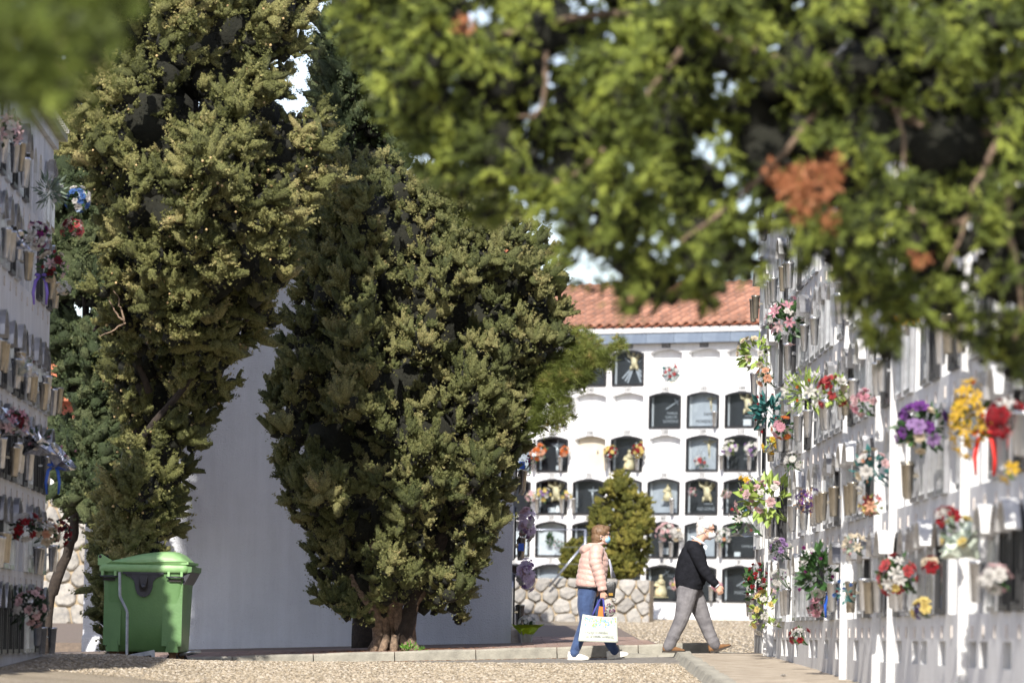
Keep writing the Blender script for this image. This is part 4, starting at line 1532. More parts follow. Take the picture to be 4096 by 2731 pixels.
# ---- B: dark cypress behind the left wall
POLY_B = [(60, 200), (240, 380), (300, 640), (330, 1000), (312, 1170), (258, 1215), (180, 1205), (146, 1178), (128, 1090), (122, 950), (112, 700), (90, 480)]
tb = tree('cypress_tree', 'dark cypress with leaning trunk just behind the left niche wall', 'cypress', 108, 1440, 68.6, 'cypress trees')
crown(tb, POLY_B, 68.6, 12, 240, (0.16, 0.32), 1.1, 520, (0.03, 0.055), M['leaf_d'], 'tip', lump=0.55, holes=[(200, 710, 10), (172, 945, 12)], up=0.2, front=0.7, core=0.5, fill=(.25, .45), fill_n=90, tuft=.9, tup=.5, tlen=1.8, plume=.3)
b0 = Q(98, 1460, 68.6)
limb(tb, [(b0.x, 68.6, zb(b0) - 0.2), Q(112, 1385, 68.6), Q(128, 1335, 68.6), Q(158, 1255, 68.6), Q(172, 1200, 68.6), Q(190, 1000, 68.6), Q(200, 600, 68.6)], 0.085, 0.04, M['bark_d'], 'trunk')

# ---- C: teardrop cypress in the middle
POLY_C = [(855, 1447), (800, 1432), (735, 1398), (706, 1345), (716, 1290), (690, 1240), (662, 1170), (640, 1080), (612, 1010), (612, 920), (630, 840), (640, 760), (652, 690), (700, 610), (720, 530), (750, 430), (790, 370), (850, 350),
          (930, 370), (1020, 410), (1110, 440), (1190, 490), (1250, 530), (1262, 580), (1310, 690), (1305, 760), (1268, 850), (1240, 905), (1236, 970), (1206, 1060), (1168, 1130), (1160, 1200), (1130, 1290), (1085, 1345), (1066, 1430), (1052, 1440), (1040, 1395), (990, 1420), (960, 1395), (900, 1405)]
tc_ = tree('cypress_tree', 'teardrop shaped cypress on several stems before the shaded end wall', 'cypress', 900, 1492, 66.0, 'cypress trees', zp(-1.5, 66) )
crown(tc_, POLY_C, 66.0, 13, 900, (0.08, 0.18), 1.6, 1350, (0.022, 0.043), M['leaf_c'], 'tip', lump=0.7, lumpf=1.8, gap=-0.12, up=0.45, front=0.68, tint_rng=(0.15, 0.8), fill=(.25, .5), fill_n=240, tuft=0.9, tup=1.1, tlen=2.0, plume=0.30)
for k, (a0, a1, a2, r0, r1) in enumerate([(868, 868, 850, .075, .05), (885, 880, 870, .085, .06), (904, 900, 890, .09, .06), (922, 915, 930, .085, .05), (938, 952, 955, .045, .03), (946, 945, 1000, .06, .04), (874, 852, 800, .055, .035)]):
    zb_ = zp(-1.5, 65.7)
    q0 = Q(a0, 1490, 65.7)
    limb(tc_, [(q0.x, 65.7 + 0.12 * (k % 3), zb_ - 0.1), Q(a0 * .5 + a1 * .5, 1450, 65.7 + .1 * (k % 3)), Q(a1, 1395, 65.7), Q(a2, 1290, 65.8), Q(a2 * .6 + 920 * .4, 1000, 66), Q(a2 * .4 + 920 * .6, 600, 66)], r0, 0.02 + r1 * .3, M['bark'], 'trunk', 9, 0.012, k)
root_mb = MB()
for k in range(12):
    a = 2 * math.pi * k / 12
    c0 = Q(905, 1492, 65.75)
    root_mb.tube([(c0.x + 0.2 * math.cos(a), 65.75 + 0.15 * math.sin(a), zp(-1.5, 65.7) + 0.2), (c0.x + 0.25 * math.cos(a), 65.75 + 0.2 * math.sin(a), zp(-1.5, 65.7) + 0.07), (c0.x + 0.33 * math.cos(a), 65.75 + 0.28 * math.sin(a), zp(-1.5, 65.7) - 0.05)], [0.035, 0.055, 0.045], 6)
link('root_flare', root_mb.mesh('root_flare', M['bark']), tc_, tc_.matrix_world.inverted())

# ---- D: tall dark cypress behind C
POLY_D = [(700, 330), (712, 200), (728, 110), (742, 60), (765, 20), (800, 40), (850, 100), (900, 160), (940, 300), (930, 600), (860, 800), (740, 800), (690, 620), (694, 450)]
td = tree('cypress_tree', 'tall dark spire of cypress rising behind the teardrop one', 'cypress', 820, 1475, 68.3, 'cypress trees', zp(-2, 68))
crown(td, POLY_D, 68.3, 14, 260, (0.12, 0.26), 0.8, 620, (0.026, 0.05), M['leaf_d'], 'tip', lump=0.45, up=0.6, front=0.7, core=0.55, fill=(.2, .4), fill_n=80, tup=1.2, tlen=2.0, tuft=.9, plume=.3)
b0 = Q(840, 1470, 68.3)
limb(td, [(b0.x, 68.3, zp(-2, 68) - 0.1), Q(840, 1200, 68.3), Q(820, 700, 68.3), Q(790, 100, 68.3)], 0.2, 0.04, M['bark_d'], 'trunk')

# ---- pine leaning out behind C
POLY_P = [(1215, 1000), (1225, 900), (1250, 850), (1290, 800), (1322, 748), (1348, 762), (1380, 790), (1418, 778), (1436, 790), (1412, 830), (1385, 850), (1352, 868), (1350, 905), (1305, 905), (1316, 950), (1292, 988), (1240, 1000)]
tp = tree('pine_tree', 'pine with yellowish needle tufts leaning out behind the teardrop cypress', 'pine', 912, 1470, 65.7, None, zp(-1.4, 68))
CP, RP, NP, _ = crown(tp, POLY_P, 65.7, 15, 110, (0.05, 0.11), 0.45, 420, (0.08, 0.13), M['leaf_p'], 'needle', up=0.5, front=0.6, core=0.0, tint_rng=(0.1, 0.8))
b0 = Q(912, 1470, 65.7)
limb(tp, [(b0.x, 65.7, zp(-1.4, 68) - 0.1), Q(960, 1350, 65.7), Q(1060, 1150, 65.7), Q(1180, 980, 65.7), Q(1240, 900, 65.7)], 0.11, 0.05, M['bark_d'], 'trunk')
for k, pts in enumerate([[(1240, 900), (1300, 850), (1330, 770)], [(1240, 900), (1330, 850), (1425, 785)], [(1240, 900), (1280, 940), (1295, 980)], [(1190, 970), (1230, 980), (1260, 990)], [(1300, 850), (1340, 870), (1345, 900)]]):
    limb(tp, [Q(a, b, 65.7) for a, b in pts], 0.035, 0.01, M['bark_d'], 'limb', 5, seed=60 + k)

# ---- clipped junipers on the far stone wall
te = tree('juniper_bush', 'tall rounded yellow green juniper above the far stone wall', 'bush', 1425, 1335, 109.0, 'far junipers', 1.28)
crown(te, [(1352, 1335), (1340, 1270), (1356, 1180), (1382, 1122), (1404, 1100), (1424, 1086), (1446, 1098), (1462, 1128), (1490, 1150), (1500, 1205), (1496, 1262), (1480, 1312), (1450, 1340)], 109.0, 16, 250, (0.07, 0.16), 0.62, 1100, (0.024, 0.046), M['leaf_e'], 'tip', lump=0.3, lumpf=2.5, up=0.5, front=0.75, core=0.55, tuft=.85, tup=.9, tlen=1.7, plume=.3)
limb(te, [Q(1425, 1345, 109.2), Q(1425, 1250, 109.2), Q(1425, 1120, 109.2)], 0.08, 0.03, M['bark_d'], 'trunk')
te = tree('juniper_bush', 'low loose juniper beside the tall one, left on the wall', 'bush', 1312, 1330, 108.6, 'far junipers', 1.2)
crown(te, [(1284, 1316), (1288, 1272), (1312, 1240), (1340, 1236), (1362, 1260), (1360, 1310), (1340, 1332), (1300, 1332)], 108.6, 17, 90, (0.06, 0.13), 0.4, 1100, (0.024, 0.046), M['leaf_e'], 'tip', up=0.4, front=0.75, core=0.5, tuft=.85, tup=.9, tlen=1.7, plume=.3)
limb(te, [Q(1318, 1340, 108.8), Q(1318, 1290, 108.8), Q(1322, 1255, 108.8)], 0.05, 0.02, M['bark_d'], 'trunk')

# ---- G: branches of a near cypress hanging into the picture from the upper right
POLY_G = [(742, -120), (762, 30), (800, 120), (868, 178), (850, 232), (905, 292), (962, 330), (944, 390), (1000, 442), (1080, 432), (1102, 488), (1180, 478), (1240, 512), (1292, 562), (1262, 622), (1312, 690), (1398, 662), (1436, 742), (1500, 692),
          (1580, 682), (1640, 722), (1692, 662), (1758, 642), (1742, 565), (1790, 555), (1832, 622), (1900, 642), (1950, 722), (1992, 800), (2042, 836), (2082, 748), (2180, 766), (2250, 842), (2352, 880), (2470, 910), (2470, -120)]
DG = 27.0
tg = tree('cypress_tree', 'near cypress whose blurred branches hang over the upper right', 'cypress', 2760, 2300, DG, 'cypress trees')
HG = [(1372, 612, 18), (1245, 236, 12), (1630, 322, 14), (1965, 108, 26), (1772, 478, 12), (1800, 540, 8), (2330, 700, 26), (1100, 20, 12), (1750, 230, 12), (1500, 30, 10), (1338, 628, 12), (1290, 100, 10), (2090, 420, 16), (2200, 640, 22), (2250, 700, 16), (1880, 600, 14)]
crown(tg, POLY_G, DG, 18, 1900, (0.035, 0.085), 1.0, 620, (0.03, 0.058), M['leaf_g'], 'small', lump=0.6, lumpf=2.6, gap=0.02, holes=HG, up=-0.05, front=0.62, tint_rng=(0.0, 1.0), core=0.5, outw=0.4, tmix=0.18, fill=(.07, .18), fill_n=330, tup=-.3, tlen=2.2, tuft=.85, plume=.17)
crown(tg, [(1752, 378), (1800, 385), (1870, 390), (1925, 330), (1940, 420), (1900, 470), (1935, 540), (1900, 545), (1880, 480), (1830, 540), (1818, 470), (1776, 430)], DG - 0.95, 19, 26, (0.03, 0.07), 0.12, 1500, (0.035, 0.06), M['leaf_dead'], 'small', up=-0.4, core=0.0, name='dead_spray')[3]['kind'] = 'stuff'
for k, (a, b) in enumerate([(1062, 58), (2112, 590)]):
    crown(tg, [(a - 22, b - 22), (a + 20, b - 24), (a + 24, b + 24), (a - 18, b + 22)], DG - 0.9, 70 + k, 4, (0.018, 0.03), 0.05, 2200, (0.03, 0.05), M['leaf_dead'], 'small', up=-0.4, core=0.0, name='dead_spray')[3]['kind'] = 'stuff'
tr_b = Q(2760, 900, DG)
limb(tg, [(tr_b.x, DG, G(tr_b.x, DG) - 0.2), (tr_b.x, DG, 0.6), (tr_b.x - 0.1, DG, 2.2), (tr_b.x + 0.05, DG, 4.5)], 0.24, 0.12, M['bark'], 'trunk', 10)
for k, (pts, r0) in enumerate([([(2760, 240), (2500, 260), (2300, 300), (2120, 285), (2040, 240), (1960, 168), (1800, 140), (1600, 60), (1380, 30), (1150, 80)], .045),
                               ([(2760, 420), (2450, 330), (2335, 400), (2312, 480), (2322, 560), (2346, 680), (2330, 780)], .03),
                               ([(2760, 520), (2420, 520), (2240, 500), (2150, 520), (2080, 470), (2060, 380)], .03),
                               ([(2300, 300), (2240, 430), (2215, 520), (2170, 620)], .018),
                               ([(1600, 60), (1500, 200), (1400, 330), (1320, 400), (1240, 420)], .02),
                               ([(1250, 120), (1252, 210), (1232, 262), (1190, 268)], .014), ([(2060, 260), (2075, 330), (2080, 420)], .015), ([(1960, 168), (1800, 350), (1700, 450), (1560, 560)], .022)]):
    limb(tg, [Q(a, b, DG - (0.55 if k in (1, 3, 5, 6) else 0.2)) for a, b in pts], r0, r0 * 0.35, M['bark'], 'limb', 7, 0.008, 100 + k)

# ---- H: very near spray at the upper left
POLY_H = [(-120, -120), (300, -120), (326, 30), (250, 92), (262, 150), (178, 192), (196, 250), (110, 286), (40, 244), (-120, 260)]
th = tree('cypress_tree', 'very near dark cypress spray blurred in the upper left corner', 'cypress', -900, 2600, 16.0, 'cypress trees')
crown(th, POLY_H, 16.0, 20, 110, (0.04, 0.09), 0.45, 600, (0.05, 0.09), M['leaf_g'], 'small', lump=0.35, lumpf=3.5, gap=0.1, tlen=2.2, up=-0.2, front=0.6, core=0.45, tint_rng=(0.0, 0.5))
b0 = Q(-900, 500, 16.0)
limb(th, [(b0.x, 16.0, G(b0.x, 16) - 0.2), (b0.x, 16.0, 0.3), (b0.x, 16, 1.3), (b0.x + .1, 16, 2.6)], 0.16, 0.08, M['bark'], 'trunk', 10)
limb(th, [(b0.x, 16, 1.0), Q(-500, 100, 16), Q(-150, 60, 16), Q(150, 100, 16)], 0.03, 0.008, M['bark'], 'limb')

# ---- weeds at the foot of C
for k, (a, b, s) in enumerate([(935, 1480, 1.0), (968, 1487, 0.5)]):
    q = Q(a, 1490, 65.35)
    wd = empty('weed', T(q.x, 65.35, zp(q.x, 65.35)))
    tag(wd, ['small green weed growing at the foot of the cypress stems', 'tiny weed sprouting on the kerb right of the stems'][k], 'weed')
    mb = MB()
    r = random.Random(k)
    for i in range(40):
        a_, e_ = r.uniform(0, 6.28), r.uniform(0.2, 1.3)
        dr = Vector((math.cos(a_) * math.cos(e_), math.sin(a_) * math.cos(e_), math.sin(e_)))
        c_ = dr * r.uniform(.02, .1) * s + Vector((r.uniform(-.06, .06), r.uniform(-.03, .03), 0.0)) * s
        t_ = dr.orthogonal().normalized() * .014 * s
        mb.add([c_, c_ + dr * .025 * s + t_, c_ + dr * .06 * s, c_ + dr * .025 * s - t_], [(0, 1, 2, 3)])
    mb.build('leaves', mk('weed_leaf', srgb(86, 128, 44), 0.6), wd)

# ---- fallen needles about the stems of C and along the kerb
nl = MB()
r = random.Random(77)
for i in range(1500):
    if i < 900:
        a_, q_ = r.uniform(0, 6.28), abs(r.gauss(0, .55))
        x_, y_ = -1.45 + 1.5 * q_ * math.cos(a_), 65.75 + .5 * q_ * math.sin(a_)
        if not 65.18 < y_ < 68: continue
        z_ = zp(x_, y_) + .012
    else:
        x_, y_ = r.uniform(-3.2, 1.5), 64.97 - abs(r.gauss(0, .12))
        z_ = za(x_, y_) + .004
    a_ = r.uniform(0, 6.28)
    L_ = r.uniform(.012, .035)
    dx_, dy_ = math.cos(a_) * L_, math.sin(a_) * L_
    nl.add([(x_ - dx_, y_ - dy_, z_), (x_ + dy_ * .3, y_ - dx_ * .3, z_ + .006), (x_ + dx_, y_ + dy_, z_ + .003), (x_ - dy_ * .3, y_ + dx_ * .3, z_ + .004)], [(0, 1, 2, 3)])
tag(nl.build('fallen_needles', mk('dry_needles', srgb(158, 112, 74), 0.9, srgb(120, 84, 58), 9, 3)), 'dry brown needles fallen about the stems and along the kerb', kind='stuff')

# ------------------------------------------------------------------ flowers
PET = {}
def petal_mat(name):
    if name in PET: return PET[name]
    cols = {'white': ((235, 232, 226), (214, 208, 200)), 'cream': ((240, 226, 196), (222, 198, 160)), 'pink': ((232, 170, 182), (214, 120, 146)), 'palepink': ((240, 212, 208), (226, 160, 170)),
            'red': ((196, 24, 36), (140, 14, 28)), 'darkred': ((150, 22, 40), (96, 12, 26)), 'coral': ((222, 84, 84), (196, 54, 62)), 'yellow': ((244, 206, 40), (226, 160, 20)), 'paleyellow': ((242, 222, 130), (230, 196, 90)),
            'orange': ((238, 124, 36), (214, 84, 20)), 'peach': ((244, 188, 150), (232, 150, 110)), 'purple': ((150, 72, 176), (104, 40, 140)), 'lilac': ((196, 160, 214), (160, 110, 190)), 'magenta': ((168, 36, 140), (120, 20, 100)),
            'blue': ((84, 140, 214), (50, 90, 180)), 'paleblue': ((190, 210, 238), (150, 180, 226)), 'violet': ((86, 58, 130), (60, 36, 96)), 'palelilac': ((250, 232, 250), (226, 196, 234))}
    a, b = cols[name]
    lum = lambda c: 0.3 * c[0] + 0.6 * c[1] + 0.1 * c[2]
    tone = lambda c: tuple((0.82 * v + 0.18 * lum(c)) * 0.9 for v in c)
    PET[name] = mk('petal_' + name, srgb(*tone(a)), 0.65, srgb(*tone(b)), 22, 3, spec=0.2, sheen=0.2)
    m = PET[name]                                        # petal light: thin petals let light through
    nt = m.node_tree
    b = nt.nodes['Principled BSDF']
    tr = nt.nodes.new('ShaderNodeBsdfTranslucent')
    nt.links.new(b.inputs['Base Color'].links[0].from_socket, tr.inputs['Color'])
    mx = nt.nodes.new('ShaderNodeMixShader')
    mx.inputs[0].default_value = 0.4
    nt.links.new(b.outputs[0], mx.inputs[1])
    nt.links.new(tr.outputs[0], mx.inputs[2])
    nt.links.new(mx.outputs[0], nt.nodes['Material Output'].inputs['Surface'])
    return m


LEAFM = {'green': mk('flower_leaf_green', srgb(58, 92, 44), 0.5, srgb(38, 66, 34), 12, 3), 'lime': mk('flower_leaf_lime', srgb(150, 168, 84), 0.55, srgb(112, 138, 60), 12, 3),
         'teal': mk('flower_leaf_teal', srgb(44, 104, 104), 0.5, srgb(30, 76, 72), 12, 3), 'dark': mk('flower_leaf_dark', srgb(40, 62, 40), 0.5, srgb(26, 44, 28), 12, 3),
         'grey': mk('flower_leaf_grey', srgb(130, 144, 126), 0.6, srgb(96, 112, 98), 12, 3), 'brown': mk('dried_stems', srgb(168, 124, 78), 0.8, srgb(128, 90, 58), 12, 3)}
M['foil'] = mk('silver_foil', (0.72, 0.72, 0.74), 0.16, (0.55, 0.55, 0.58), 9, 4, 0.6, 14, metal=1.0)
M['kraft'] = mk('gold_foil_inside', srgb(206, 184, 150), 0.4, srgb(176, 150, 116), 9, 4, metal=0.3)
M['cello'] = mk_glass('cellophane', (0.96, 0.97, 0.96), 0.5, 0.12)
M['tulle'] = mk('pale_green_tulle', srgb(206, 214, 200), 0.5, srgb(176, 188, 172), 4, 5, 0.6, 16)
M['ribbon_p'] = mk('lilac_ribbon', srgb(140, 116, 208), 0.45, srgb(112, 90, 180), 4, 3)
M['ribbon_r'] = mk('red_ribbon', srgb(206, 44, 36), 0.45)
M['ribbon_b'] = mk('blue_ribbon', srgb(40, 90, 190), 0.4)
M['basket'] = mk('cream_planter', srgb(232, 224, 204), 0.7)
M['limewrap'] = mk('lime_paper_wrap', srgb(166, 190, 24), 0.5, srgb(136, 164, 16), 6, 3)
M['bloom_centre'] = mk('bloom_centre', srgb(214, 168, 40), 0.8)


def bloom_mb(kind):
    mb = MB()
    r = random.Random(len(kind))
    def petal(az, tilt, L, w, curl=0.35, off=0.0):
        Mz = RZ(az) @ T(off, 0, 0) @ RY(-tilt)
        v = [(0, 0, 0), (L * .55, -w * .5, 0.05 * L), (L * .55, w * .5, 0.05 * L), (L * .95, -w * .32, -curl * L * .3 + .03), (L, 0, -curl * L * .38), (L * .95, w * .32, -curl * L * .3 + .03)]
        mb.add(v, [(0, 2, 1), (1, 2, 5, 4), (1, 4, 3)], Mz)
    if kind == 'rose':
        for n, t, L, w, o in ((3, 1.35, .62, .6, .05), (5, 1.05, .8, .7, .1), (6, .6, .95, .8, .12)):
            for i in range(n): petal(2 * math.pi * i / n + r.random() * .4 + n, t, L, w, .6, o)
    elif kind == 'daisy':
        for i in range(12): petal(2 * math.pi * i / 12, .22 + .1 * (i % 2), 1, .42, .2, .1)
        mb.ball((0, 0, .1), (.26, .26, .14), 6, 4)
    elif kind == 'carnation':
        for n, t, L, w in ((5, 1.3, .7, .5), (7, .95, .85, .5), (8, .5, .95, .5)):
            for i in range(n): petal(2 * math.pi * i / n + r.random(), t + r.uniform(-.12, .12), L, w, .3)
    elif kind == 'lily':
        for i in range(6): petal(2 * math.pi * i / 6, .75 if i % 2 else .6, 1.15, .5, .75, .04)
    elif kind == 'bud':
        for i in range(4): petal(2 * math.pi * i / 4, 1.25, .95, .7, .1, .08)
    elif kind == 'cluster':
        for i in range(9):
            c = Vector((r.uniform(-.7, .7), r.uniform(-.7, .7), r.uniform(0, .5)))
            for k in range(4):
                a = math.pi / 2 * k + r.random()
                s = Vector((math.cos(a), math.sin(a), .2)) * .34
                t = Vector((-math.sin(a), math.cos(a), 0)) * .17
                mb.add([c, c + s * .7 + t, c + s, c + s * .7 - t], [(0, 3, 2, 1)])
    return mb


BLOOM = {}
def bloom(kind, col):
    if (kind, col) not in BLOOM: BLOOM[(kind, col)] = bloom_mb(kind).mesh('flower', petal_mat(col))
    return BLOOM[(kind, col)]


def wrap_cone(c0, axis, L, R, mat, rng, flare=1.25, n=15, name='wrap'):
    ax = axis.normalized()
    s = ax.orthogonal().normalized()
    t = ax.cross(s)
    v, f = [], []
    rings = ((0, .12), (.25, .3), (.6, .85), (.85, 1.05), (1.0, flare))
    for h, rr_ in rings:
        for i in range(n):
            a = 2 * math.pi * i / n
            q = rr_ * R * (1 + rng.uniform(-.16, .16) * min(1, h * 1.5) + (.1 * (-1) ** i if h > .5 else 0))
            v.append(c0 + ax * (L * h + rng.uniform(-.05, .05) * L * (h > .5)) + (s * math.cos(a) + t * math.sin(a)) * q)
    for j in range(len(rings) - 1):
        for i in range(n):
            f.append((j * n + i, j * n + (i + 1) % n, (j + 1) * n + (i + 1) % n, (j + 1) * n + i))
    return MB().add(v, f)


NB = 0
def bouquet(pos, axis, R, label, group, fl, leaf='green', nleaf=46, lsize=1.0, wrap=None, name='flower_bouquet', cat='bouquet', ratio=(1, 1, 1), ribbon=None, vase=True, spiky=False):
    """flowers on a dome about pos, leaves between and below them, stems meeting in the vase"""
    global NB
    NB += 1
    rng = random.Random(NB * 31)
    ax = Vector(axis).normalized()
    pos = Vector(pos)
    base = pos - ax * R * 1.0 - Vector((0, 0, R * .35))
    root = empty(name, T(base))
    tag(root, label, cat, group)
    c = pos - base
    mb = MB()
    for i in range(nleaf):
        dr = Vector((rng.gauss(0, 1), rng.gauss(0, 1), rng.gauss(0, 1)))
        dr = (dr.normalized() + ax * .35).normalized()
        o = c + Vector([dr[k] * ratio[k] for k in range(3)]) * R * rng.uniform(.25, .75)
        L = R * rng.uniform(.35, .6) * lsize
        w = L * (.09 if spiky else .26)
        side = dr.cross(Vector((rng.gauss(0, 1), rng.gauss(0, 1), rng.gauss(0, 1)))).normalized() * w
        up = side.cross(dr).normalized() * L * .12
        d2 = (dr + Vector((0, 0, rng.uniform(-.2, .4)))).normalized()
        mb.add([o, o + d2 * L * .5 + side + up, o + d2 * L, o + d2 * L * .5 - side + up, o + d2 * L * .5], [(0, 4, 1), (4, 2, 1), (0, 3, 4), (4, 3, 2)])
    for i in range(7):
        e = c + Vector((rng.uniform(-.4, .4), rng.uniform(-.4, .4), rng.uniform(-.4, .4))) * R
        mb.tube([Vector((rng.uniform(-.01, .01), rng.uniform(-.01, .01), 0)), e * .5 + Vector((0, 0, -.02)), e], 0.004, 4)
    mb.build('leaves', LEAFM[leaf], root)
    placed = []
    for kind, col, n, size in fl:
        for i in range(n):
            best, bd = None, -1
            for _ in range(7):
                dr = Vector((rng.gauss(0, 1), rng.gauss(0, 1), rng.gauss(0, 1))).normalized()
                dr = (dr + ax * .75 + Vector((0, -.35, 0))).normalized()
                q = c + Vector([dr[k] * ratio[k] for k in range(3)]) * R * rng.uniform(.62, .98)
                dm = min([(q - z).length for z in placed] + [9])
                if dm > bd: best, bd, bdir = q, dm, dr
            placed.append(best)
            sz = size * rng.uniform(.82, 1.18)
            Mo = T(best) @ bdir.to_track_quat('Z', 'Y').to_matrix().to_4x4() @ RZ(rng.uniform(0, 6.3)) @ SCL(sz)
            link('flower', bloom(kind, col), root, Mo)
    if wrap:
        wm = {'foil': M['foil'], 'cello': M['cello'], 'tulle': M['tulle'], 'kraft': M['kraft']}[wrap]
        wrap_cone(Vector((0, 0, 0)), c, c.length * 1.15, R * 1.0, wm, rng).build('wrap', wm, root)
    if ribbon:
        mb = MB()
        for k in (-1, 1):
            a = c * .35
            mb.tube([a, a + Vector((.05 * k, -.06, -.06)), a + Vector((.07 * k, -.07, -.18)), a + Vector((.06 * k, -.05, -.3))], [(.01, .002), (.018, .002), (.016, .002), (.01, .002)], 6, flat=(1, .3, 0))
            mb.ball(a + Vector((.035 * k, -.06, 0)), (.03, .012, .018), 6, 4)
        mb.build('ribbon', M[ribbon], root)
    return root


def bqw(b, x, y, rpx, label, group, fl, off=0.2, tilt=0.55, **kw):
    """bouquet on a niche wall, centred on a pixel of the 2352 wide photograph"""
    p = b.hit(x, y, off)
    R = rpx * p.y / 12058.0 * ((1.25 if x < 2030 else 1.06) if b is BR else 1.12)
    fl = [(k_, c__, n_, s_ * 1.18) for k_, c__, n_, s_ in fl]
    return bouquet(p, b.n + Vector((0, 0, tilt)) - Vector((0, 0.25, 0)), R, label, group, fl, **kw)


GR, GL, GB, GS = 'bouquets on the right niche wall', 'bouquets on the left niche wall', 'bouquets on the far niche wall', 'bouquets on the end building'
r_, c_ = 'rose', 'carnation'
bqw(BR, 1738, 812, 38, 'cream roses with pale leaves at the far top of the right wall', GR, [(r_, 'cream', 9, .04), (r_, 'white', 5, .035)], leaf='lime', nleaf=60)
bqw(BR, 1812, 738, 42, 'pink lilies with white flowers high on the right wall', GR, [('lily', 'pink', 6, .055), (r_, 'white', 8, .035), ('lily', 'palepink', 4, .05)], leaf='green', nleaf=70)
bqw(BR, 1768, 945, 38, 'small red roses among dark teal leaves on the right wall', GR, [('bud', 'red', 9, .035), ('bud', 'white', 6, .03)], leaf='teal', nleaf=80, spiky=False)
bqw(BR, 1772, 1022, 15, 'few yellow roses above a pair of far vases', GR, [(r_, 'yellow', 5, .035)], leaf='lime', nleaf=20, wrap='foil')
bqw(BR, 1855, 905, 46, 'white and blue lilies with spiky pale leaves on the right wall', GR, [('lily', 'white', 9, .05), ('cluster', 'paleblue', 4, .05), ('bud', 'orange', 4, .03)], leaf='lime', nleaf=110, spiky=True)
bqw(BR, 1922, 900, 34, 'red and white carnations over lime leaves on the right wall', GR, [(c_, 'coral', 6, .055), (c_, 'white', 4, .05), (c_, 'red', 3, .05)], leaf='lime', nleaf=60, off=.26)
bqw(BR, 1768, 1148, 52, 'large spray of pale pink roses with big fern leaf', GR, [(r_, 'palepink', 18, .045), (r_, 'white', 5, .04), ('bud', 'pink', 5, .03)], leaf='lime', nleaf=70, ratio=(1.25, 1.25, .8))
bqw(BR, 1716, 1196, 34, 'pink and white flowers in crumpled clear wrap at the far end', GR, [('lily', 'white', 7, .04), ('bud', 'coral', 5, .035), ('cluster', 'blue', 2, .04)], leaf='green', nleaf=40, wrap='cello')
bqw(BR, 1858, 1150, 26, 'dried purple statice in a vase on the right wall', GR, [('cluster', 'violet', 12, .035), ('cluster', 'purple', 6, .03)], leaf='brown', nleaf=60, spiky=True)
bqw(BR, 1738, 1345, 32, 'tall spray of red carnations beside the walking man', GR, [(c_, 'red', 20, .035), ('cluster', 'white', 8, .03)], leaf='green', nleaf=60, ratio=(.75, .75, 1.5))
bqw(BR, 1758, 1405, 34, 'white and yellow flowers low at the far end, under red carnations', GR, [(r_, 'white', 9, .042), (r_, 'paleyellow', 5, .04), ('lily', 'palepink', 5, .04)], leaf='lime', nleaf=44, ratio=(.9, .9, 1.5))
bqw(BR, 1795, 1330, 20, 'white moth orchids with red throats on the lowest row', GR, [('daisy', 'white', 6, .035), ('bud', 'magenta', 3, .02)], leaf='green', nleaf=12)
bqw(BR, 1882, 1318, 44, 'big green leaf spray edged with purple orchids and blue ribbon', GR, [('bud', 'magenta', 9, .04), (r_, 'white', 3, .055), ('cluster', 'white', 4, .05)], leaf='green', nleaf=150, ratio=(.95, .95, 1.35), ribbon='ribbon_b')
bqw(BR, 1878, 1398, 18, 'small pink daisies low on the right wall', GR, [('daisy', 'pink', 5, .045), ('cluster', 'palepink', 4, .03)], leaf='green', nleaf=20)
bqw(BR, 1940, 1362, 20, 'teal leaves with small blue blooms low on the right wall', GR, [('bud', 'blue', 5, .035), ('bud', 'darkred', 2, .03)], leaf='teal', nleaf=26)
bqw(BR, 2005, 1078, 38, 'white rose with teal eucalyptus in a single vase', GR, [(r_, 'white', 3, .05), (r_, 'palepink', 3, .04), (r_, 'cream', 4, .04), ('bud', 'peach', 3, .03)], leaf='teal', nleaf=46)
bqw(BR, 2000, 1160, 20, 'faded peach and coral flowers hanging below a vase', GR, [('lily', 'peach', 4, .04), ('lily', 'coral', 4, .04), ('bud', 'paleyellow', 3, .03)], leaf='lime', nleaf=20)
bqw(BR, 2118, 985, 58, 'purple and cream roses in a full round bouquet', GR, [(r_, 'purple', 9, .05), (r_, 'cream', 7, .045), (r_, 'lilac', 5, .045)], leaf='green', nleaf=80)
bqw(BR, 2232, 962, 52, 'yellow orchid spray with red ribbon near the right edge', GR, [('lily', 'yellow', 26, .045), ('bud', 'orange', 4, .04)], leaf='green', nleaf=40, ratio=(.8, .8, 1.6), ribbon='ribbon_r')
bqw(BR, 2312, 965, 40, 'dark red roses with white lily at the right edge', GR, [(r_, 'red', 6, .055), ('lily', 'white', 4, .05), ('cluster', 'palepink', 6, .04), ('bud', 'yellow', 4, .03)], leaf='dark', nleaf=60)
bqw(BR, 2064, 1322, 46, 'coral red roses with white freesias, lower right', GR, [(r_, 'coral', 9, .05), ('lily', 'white', 6, .045), (r_, 'paleyellow', 4, .035)], leaf='green', nleaf=70)
bqw(BR, 2208, 1240, 46, 'bouquet hidden in pale green tulle wrap, lower right', GR, [(r_, 'paleyellow', 4, .04)], leaf='grey', nleaf=24, wrap='tulle', ratio=(1, 1, 1.3))
bqw(BR, 2178, 1192, 24, 'red and white roses behind the tulle wrapped bouquet', GR, [(r_, 'red', 5, .045), (r_, 'white', 4, .04)], leaf='green', nleaf=30)
bqw(BR, 2140, 1300, 18, 'two small red roses beside a brown pilaster strip', GR, [(r_, 'red', 3, .045), (r_, 'cream', 2, .04)], leaf='green', nleaf=16)
bqw(BR, 2082, 728, 26, 'yellow flowers half hidden by the hanging branches', GR, [('lily', 'yellow', 10, .045), ('bud', 'white', 2, .03)], leaf='lime', nleaf=20)
